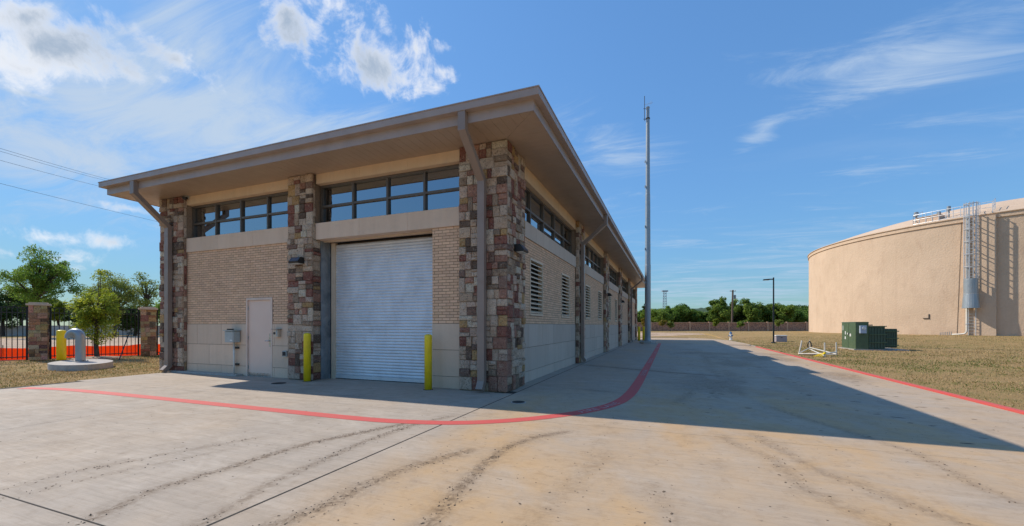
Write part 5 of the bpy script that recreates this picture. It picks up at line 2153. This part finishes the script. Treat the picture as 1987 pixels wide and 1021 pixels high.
# lattice mast on the skyline
c0 = at_depth(1290, 632, 420)
r = empty('lattice_tower', (c0[0], c0[1], 0))
tag(r, 'pale far-off lattice radio mast on the skyline above the trees', 'tower')
ztop = 1.45 + (632 - 565) / 798 * 420
hw0 = 2.4
legs = [(-1, -1), (1, -1), (1, 1), (-1, 1)]


def leg_pt(s, z):
    k_ = hw0 * (1.0 - 0.45 * z / ztop)
    return np.array([c0[0] + s[0] * k_, c0[1] + s[1] * k_, z])


for s in legs:
    MB().tube([leg_pt(s, 0), leg_pt(s, ztop)], 0.22, 4).build('leg', MAT['haze_steel'], r)
m = MB()
nb = 14
for i in range(nb):
    z0_, z1_ = ztop * i / nb, ztop * (i + 1) / nb
    for j in range(4):
        a_, b_ = legs[j], legs[(j + 1) % 4]
        m.tube([leg_pt(a_, z0_), leg_pt(b_, z0_)], 0.14, 4)
        m.tube([leg_pt(a_, z0_), leg_pt(b_, z1_)], 0.12, 4)
m.build('bracing', MAT['haze_steel'], r)
MB().obox((c0[0], c0[1], ztop), RGT * 2.9, FWD * 1.6, (0, 0, 0.6)).build('antenna_platform', MAT['haze_steel'], r)


def power_line(pa, pb, label, rad=0.017):
    (u0, v0, d0), (u1, v1, d1) = pa, pb
    A, B = at_depth(u0, v0, d0), at_depth(u1, v1, d1)
    D_ = B - A
    P0, P1 = A - D_ * 0.8, B + D_ * 1.2
    pts_ = []
    for k in range(41):
        t = k / 40
        s_ = t * (1 - t)
        s0_, s1_ = 0.8 / 3.0, 1.8 / 3.0
        base = P0 + (P1 - P0) * t
        sag = 2.2 * (s_ - (s0_ * (1 - s0_) + (s1_ * (1 - s1_) - s0_ * (1 - s0_)) * (t - s0_) / (s1_ - s0_)))
        pts_.append(base - up(sag))
    o = MB().tube(pts_, rad, 4).build('power_line', MAT['wire'])
    tag(o, label, 'cable', 'overhead wires left of the roof')


power_line((0, 288, 46), (206, 347, 66), 'topmost of the four overhead wires left of the roof')
power_line((0, 293.5, 46.5), (199, 349, 66.5), 'second overhead wire from the top, close under the topmost', 0.016)
power_line((0, 311, 46), (187, 360, 66), 'third overhead wire from the top, meeting the roof corner')
power_line((0, 356, 46), (305, 430, 72), 'lowest overhead wire, passing below the left roof corner')


# ------------------------------------------------------------------ trees
def leaf_mesh(name, centers, radii, per, size, cols, mat, parent, seed, flat=0.8, clump_cols=True, origin=(0, 0, 0)):
    g = np.random.default_rng(seed)
    C = np.repeat(np.array(centers), per, axis=0)
    Rr = np.repeat(np.array(radii), per)
    n = len(C)
    off = g.normal(size=(n, 3))
    off /= np.linalg.norm(off, axis=1)[:, None] + 1e-9
    off *= (g.random(n) ** 0.45)[:, None] * Rr[:, None]
    off[:, 2] *= flat
    P = C + off
    nrm = g.normal(size=(n, 3)) * 0.8 + off / (Rr[:, None] + 1e-6) * 0.5 + np.array([0, 0, 0.55])
    nrm /= np.linalg.norm(nrm, axis=1)[:, None]
    a = np.cross(nrm, g.normal(size=(n, 3)))
    a /= np.linalg.norm(a, axis=1)[:, None] + 1e-9
    b = np.cross(nrm, a)
    s = size * g.uniform(0.6, 1.35, n)
    V = np.empty((n, 4, 3))
    V[:, 0] = P - a * s[:, None]
    V[:, 1] = P + b * (s * 0.5)[:, None]
    V[:, 2] = P + a * s[:, None]
    V[:, 3] = P - b * (s * 0.5)[:, None]
    F = np.arange(n * 4).reshape(n, 4)
    cols = np.array(cols)
    ci = np.repeat(g.integers(0, len(cols), len(centers)), per)
    mixm = g.random(n) < 0.35
    ci[mixm] = g.integers(0, len(cols), mixm.sum())
    cc = cols[ci] * g.uniform(0.72, 1.28, n)[:, None]
    cc = np.repeat(np.clip(cc, 0, 1), 4, axis=0)
    return mesh_np(name, V.reshape(-1, 3), F, mat, cc, parent, origin, k=4)


def tree(base, height, crown_c, crown_r, clumps, per, leaf, cols, trunk_r, label, group, seed, name='tree', clump_r=0.30, shell=0.5, fork=0.35, limbs=14, lean=(0, 0), extra=(), cat='tree', bark='bark'):
    g = np.random.default_rng(seed)
    base = np.array(base, float)
    r_ = empty(name, base)
    tag(r_, label, cat, group)
    cc = base + np.array(crown_c)
    R_ = np.array(crown_r, float)
    cent, rad = [], []
    while len(cent) < clumps:
        d = g.normal(size=3)
        d /= np.linalg.norm(d)
        q = d * g.random() ** shell
        wob = 0.8 + 0.35 * math.sin(3.1 * d[0] + seed) * math.cos(2.7 * d[2] + 2 * d[1] + seed)
        c = cc + q * R_ * wob * (1 - clump_r * 0.6)
        if c[2] < base[2] + 0.15:
            continue
        cent.append(c)
        rad.append(clump_r * R_.mean() * g.uniform(0.55, 1.2))
    for (ec, erd) in extra:
        cent.append(base + np.array(ec))
        rad.append(erd)
    m = MB()
    fz = base + np.array([lean[0] * 0.5, lean[1] * 0.5, height * fork])
    path = [base - up(0.1), base + up(0.08), base + (fz - base) * 0.5 + np.array([g.normal() * trunk_r * 0.6, g.normal() * trunk_r * 0.6, 0]), fz]
    m.tube(path, [trunk_r * 1.5, trunk_r * 1.1, trunk_r * 0.92, trunk_r * 0.75], 8)
    order = sorted(range(len(cent)), key=lambda i: -np.linalg.norm(cent[i] - fz))
    for i in order[:limbs]:
        c = cent[i]
        t0 = g.uniform(0.45, 1.0)
        s0 = base + (fz - base) * t0 if c[2] < fz[2] + 0.5 else fz
        midp = s0 + (c - s0) * 0.5 + np.array([0, 0, 0.12 * np.linalg.norm(c - s0)]) * g.uniform(0.2, 1.0) + g.normal(size=3) * trunk_r * 0.5
        m.tube([s0, midp, c], [trunk_r * 0.5, trunk_r * 0.3, trunk_r * 0.08], 5)
    m.build('trunk', MAT[bark], r_)
    leaf_mesh('crown', cent, rad, per, leaf, cols, MAT['leaf'], r_, seed, origin=tuple(base))
    return r_


MIDG = [(0.18, 0.30, 0.045), (0.22, 0.35, 0.055), (0.14, 0.24, 0.04)]
DARKG = [(0.07, 0.12, 0.032), (0.09, 0.15, 0.038), (0.055, 0.10, 0.03)]
BRIGHT = [(0.20, 0.26, 0.03), (0.24, 0.29, 0.04), (0.16, 0.22, 0.03)]
OLIVE = [(0.22, 0.28, 0.06), (0.28, 0.33, 0.075), (0.17, 0.23, 0.05)]
YOUNG = [(0.36, 0.42, 0.04), (0.42, 0.47, 0.06), (0.28, 0.36, 0.04), (0.22, 0.29, 0.04)]


def place(u, depth, z=-0.03):
    q = at_depth(u, 632, depth)
    q[2] = z
    return q


def px(n_, depth):
    return n_ * depth / 798.0


# young tree inside the fence
b = place(188, 18.4, 0.0)
tree(b, 3.5, (0.0, 0, 2.1), (1.18, 1.1, 1.62), 74, 150, 0.046, YOUNG, 0.085, 'young tree with bright yellow-green leaves in front of the picket fence',
     None, 5, clump_r=0.27, shell=0.42, fork=0.42, limbs=26, extra=[((-1.0, 0.1, 1.5), 0.32), ((0.95, 0.0, 1.45), 0.34), ((0.15, 0, 3.6), 0.3), ((-1.05, 0, 2.1), 0.3), ((0.1, 0.1, 3.85), 0.2)])
# mulch ring round it
m = MB()
m.lathe((b[0], b[1], -0.03), [(0.85, 0.0), (0.78, 0.05), (0.4, 0.10), (0.1, 0.11)], 18)
tag(m.build('mulch_ring', MAT['earth']), 'low ring of brown mulch round the young tree', 'mulch')

LEFT = 'trees beyond the picket fence'
# the tall tree with the open crown
d = 47
b = place(70, d)
tree(b, 10.5, (px(16, d), 0, 7.0), (px(66, d), px(60, d), 3.35), 70, 240, 0.105, MIDG, 0.24,
     'tall broad tree with open green crown and forked dark trunk behind the fence', LEFT, 12, clump_r=0.24, shell=0.36, fork=0.42, limbs=26,
     extra=[((px(-35, d), 0, 5.0), 0.9), ((px(70, d), 0, 5.2), 0.8), ((px(50, d), 0, 4.4), 0.7), ((px(-10, d), 0, 10.2), 0.8)])
d = 58
tree(place(5, d), 8.2, (0, 0, 4.0), (px(58, d), 3.5, 4.0), 50, 260, 0.13, DARKG, 0.22, 'dark dense evergreen at the left edge of the picture', LEFT, 21, clump_r=0.3)
d = 64
tree(place(42, d), 9.0, (0, 0, 5.6), (px(46, d), 3.0, 3.6), 46, 230, 0.13, BRIGHT, 0.2, 'bright green bushy tree between the dark evergreen and the tall tree', LEFT, 22, clump_r=0.3)
d = 72
tree(place(112, d), 6.5, (0, 0, 4.2), (px(55, d), 3.0, 3.2), 36, 240, 0.18, BRIGHT, 0.2, 'light green shrub-like tree behind the trunk of the tall tree', LEFT, 23, clump_r=0.3)
d = 62
tree(place(165, d), 5.5, (0, 0, 2.6), (px(46, d), 2.6, 2.6), 34, 240, 0.15, DARKG, 0.18, 'low dark green tree behind the left half of the young tree', LEFT, 24, clump_r=0.32)
d = 52
tree(place(222, d), 9.2, (0, 0, 5.6), (px(62, d), 3.6, 3.5), 68, 180, 0.10, OLIVE, 0.2, 'loose olive green tree rising behind the young tree', LEFT, 25, clump_r=0.24, shell=0.4, limbs=22)
d = 54
tree(place(284, d), 9.4, (0, 0, 5.6), (px(33, d), 2.6, 3.9), 40, 70, 0.10, OLIVE, 0.17, 'thin sparse tree with airy twigs next to the building', LEFT, 26, clump_r=0.22, shell=0.4, limbs=26, fork=0.5)
d = 60
tree(place(262, d), 5.6, (0, 0, 2.9), (px(66, d), 3.0, 2.8), 44, 260, 0.15, DARKG, 0.2, 'wide dark green thicket tree low behind the right fence column', LEFT, 27, clump_r=0.3)
d = 76
tree(place(330, d), 7.6, (0, 0, 4.2), (px(50, d), 3.0, 3.8), 30, 220, 0.18, MIDG, 0.2, 'mid green tree half hidden behind the left edge of the building', LEFT, 28, clump_r=0.3)

RIGHT = 'trees beyond the brown boundary wall'
GREEN = [(0.14, 0.235, 0.042), (0.185, 0.29, 0.055), (0.10, 0.18, 0.034)]
GREEN2 = [(0.19, 0.285, 0.048), (0.24, 0.33, 0.06), (0.14, 0.22, 0.04)]
rt = [  # px, top row, width px, depth, palette, label
    (1252, 589, 30, 150, DARKG, 'pointed dark conifer just right of the building end'),
    (1277, 594, 66, 132, GREEN2, 'bright rounded tree directly right of the antenna pole'),
    (1309, 587, 62, 138, GREEN, 'domed green tree below the far lattice mast'),
    (1333, 588, 44, 140, GREEN, 'narrow green tree touching the right of the domed one'),
    (1362, 599, 56, 136, GREEN, 'low green tree in the dip left of the tallest tree'),
    (1397, 570, 62, 134, GREEN2, 'tallest tree beyond the wall, left of the wooden pole'),
    (1432, 584, 44, 140, DARKG, 'dark green tree directly behind the wooden pole'),
    (1457, 575, 58, 136, GREEN2, 'tall rounded tree right of the wooden pole'),
    (1484, 584, 48, 138, GREEN, 'green tree just left of the lamp post head'),
    (1513, 585, 58, 136, GREEN2, 'broad green tree right of the lamp post'),
    (1540, 594, 52, 146, GREEN, 'low green tree between the lamp post and the tank'),
    (1568, 606, 50, 150, GREEN, 'low green tree against the left edge of the tank'),
    (1225, 600, 60, 150, GREEN, 'low tree almost hidden behind the far end of the building'),
]
for i, (u, vt, wpx, d, pal, lab) in enumerate(rt):
    h_ = 1.45 + px(632 - vt, d)
    rx = px(wpx, d) / 2 * 1.12
    b = place(u, d)
    if 'conifer' in lab:
        tree(b, h_, (0, 0, h_ * 0.5), (rx * 0.8, rx * 0.8, h_ * 0.5), 40, 150, 0.24, pal, 0.2, lab, RIGHT, 60 + i, clump_r=0.22, fork=0.8,
             extra=[((0, 0, h_ * 0.97), 0.45), ((0, 0, h_ * 0.88), 0.8)])
    else:
        tree(b, h_, (0, 0, h_ * 0.53), (rx, rx * 0.9, h_ * 0.50), 58, 210, 0.27, pal, 0.28, lab, RIGHT, 60 + i, clump_r=0.25, shell=0.36, fork=0.3, limbs=12,
             extra=[((0, -1, 1.2), 1.6), ((rx * 0.7, -1, 1.4), 1.5), ((-rx * 0.7, -1, 1.4), 1.5)])
# saplings in front of the wall
SAP = 'saplings along the boundary wall'
YEL = [(0.26, 0.235, 0.035), (0.21, 0.20, 0.035), (0.29, 0.20, 0.04)]
for i, (u, vt, wpx, pal, lab) in enumerate([(1248, 613, 13, YEL, 'thin yellowing sapling left of the antenna pole'),
                                            (1285, 617, 24, YEL, 'yellowish sapling in front of the wall right of the antenna pole'),
                                            (1301, 621, 22, OLIVE, 'green sapling beside the yellowish one'),
                                            (1388, 614, 16, BRIGHT, 'bright lime sapling in front of the tallest tree'),
                                            (1437, 620, 18, GREEN2, 'small green sapling right of the hydrant'),
                                            (1511, 616, 20, OLIVE, 'small sapling in front of the wall right of the lamp post')]):
    d = 106
    h_ = 1.45 + px(632 - vt, d)
    tree(place(u, d), h_, (0, 0, h_ * 0.64), (px(wpx, d) / 2 * 1.1, px(wpx, d) / 2, h_ * 0.38), 22, 90, 0.14, pal, 0.06, lab, SAP, 90 + i, name='sapling', clump_r=0.3, fork=0.4, limbs=8)

# wooded ridge on the horizon
m = MB()
nx_ = 150
for k in range(nx_ + 1):
    u = 1000 + 900 * k / nx_
    hgt = 14 + 6 * math.sin(k * 0.05 + 0.6) + 2.0 * rng.random()
    q = at_depth(u, 632, 520)
    q2 = at_depth(u, 632, 620)
    f_ = sstep(np.array(u), 1100, 1400)
    top_ = (16 + 12 * float(f_) + 2.2 * rng.random() + 1.5 * math.sin(k * 0.31))
    for (qq, zz_) in ((q, -0.5), (q + (q2 - q) * 0.2, top_ * 0.55 + rng.random()), (q + (q2 - q) * 0.45, top_ * 0.85 + rng.random()), (q2, top_ + 1.5 * rng.random())):
        m.v.append((qq[0], qq[1], zz_))
for k in range(nx_):
    for j in range(3):
        a = k * 4 + j
        m.f.append((a, a + 4, a + 5, a + 1))
tag(m.build('wooded_ridge', MAT['far_wood']), 'hazy dark green wooded ridge on the horizon left of the tank', 'woods', kind='stuff')
g_ = np.random.default_rng(77)
us = g_.uniform(1380, 1600, 700)
cen = []
for u in us:
    dd = g_.uniform(470, 560)
    q = at_depth(u, 632, dd)
    f_ = float(sstep(np.array(u), 1300, 1460))
    q[2] = (2 + (12 + 10 * f_) * (dd - 470) / 90 + 3.0) * 1.0
    cen.append(q)
o = leaf_mesh('ridge_trees', cen, [4.0] * len(cen), 60, 1.1, DARKG + GREEN, MAT['leaf'], None, 99)
tag(o, 'mass of distant treetops covering the ridge left of the tank', 'woods', kind='stuff')


# ------------------------------------------------------------------ grass
def grass(name, label, xs, ys, n, keep, seed, hmin=0.015, hmax=0.045, green=0.35):
    g = np.random.default_rng(seed)
    x, y = g.uniform(*xs, n), g.uniform(*ys, n)
    k = keep(x, y)
    dist = np.hypot(x - CAM[0], y - CAM[1])
    k &= g.random(n) < np.clip((11.0 / dist) ** 1.3, 0.08, 1) * (0.25 + 0.75 * sstep(fbm(x, y, 1.1, 71), 0.36, 0.58))
    x, y, dist = x[k], y[k], dist[k]
    n = len(x)
    z = ground_z(x, y)
    sc_ = np.clip(dist / 13.0, 1.0, 2.0)
    h = g.uniform(hmin, hmax, n) * np.clip(sc_, 1, 1.5) * (0.6 + 0.8 * fbm(x, y, 1.3, 5))
    w = g.uniform(0.004, 0.010, n) * sc_
    th = g.uniform(0, 2 * math.pi, n)
    ln = g.normal(0, 0.6, (n, 2)) * h[:, None]
    V = np.empty((n, 3, 3))
    V[:, 0] = np.stack([x - np.cos(th) * w, y - np.sin(th) * w, z - 0.004], 1)
    V[:, 1] = np.stack([x + np.cos(th) * w, y + np.sin(th) * w, z - 0.004], 1)
    V[:, 2] = np.stack([x + ln[:, 0], y + ln[:, 1], z + h], 1)
    patch = fbm(x, y, 2.2, 13)
    edge = np.exp(-np.abs(x - 8.85) / 0.9) * 0.35
    gr = g.random(n) < np.clip((patch - 0.5) * 3.0 + green - 0.04 + edge, 0.05, 0.85)
    dry = np.array([0.46, 0.325, 0.16]) * g.uniform(0.78, 1.12, n)[:, None]
    liv = np.array([0.16, 0.185, 0.045]) * g.uniform(0.78, 1.15, n)[:, None]
    c = np.where(gr[:, None], liv, dry)
    o = mesh_np(name, V.reshape(-1, 3), np.arange(n * 3).reshape(n, 3), MAT['blade'], np.repeat(c, 3, axis=0), k=3)
    tag(o, label, 'grass', kind='stuff')


grass('lawn_grass', 'short dry grass with green patches between the red kerb and the tank', (8.79, 34), (-3, 46), 520000,
      lambda x, y: np.hypot(x - TANK[0], y - TANK[1]) > TANK_R + 0.3, 3)
grass('verge_grass', 'short mixed green and dry grass round the oval concrete pad', (-24, -10.9), (-9, 9), 150000,
      lambda x, y: ((x < -10.98) & ((y < -2.2) | (x < -11.4)) & ~((x > -11.9) & (y > 0.0)) & ((y - 0.91) * FD[0] - (x + 21.86) * FD[1] < 0.4) & (np.hypot((x - PADC[0]) / 1.6, (y - PADC[1]) / 0.95) > 0.9)), 4, green=0.45)
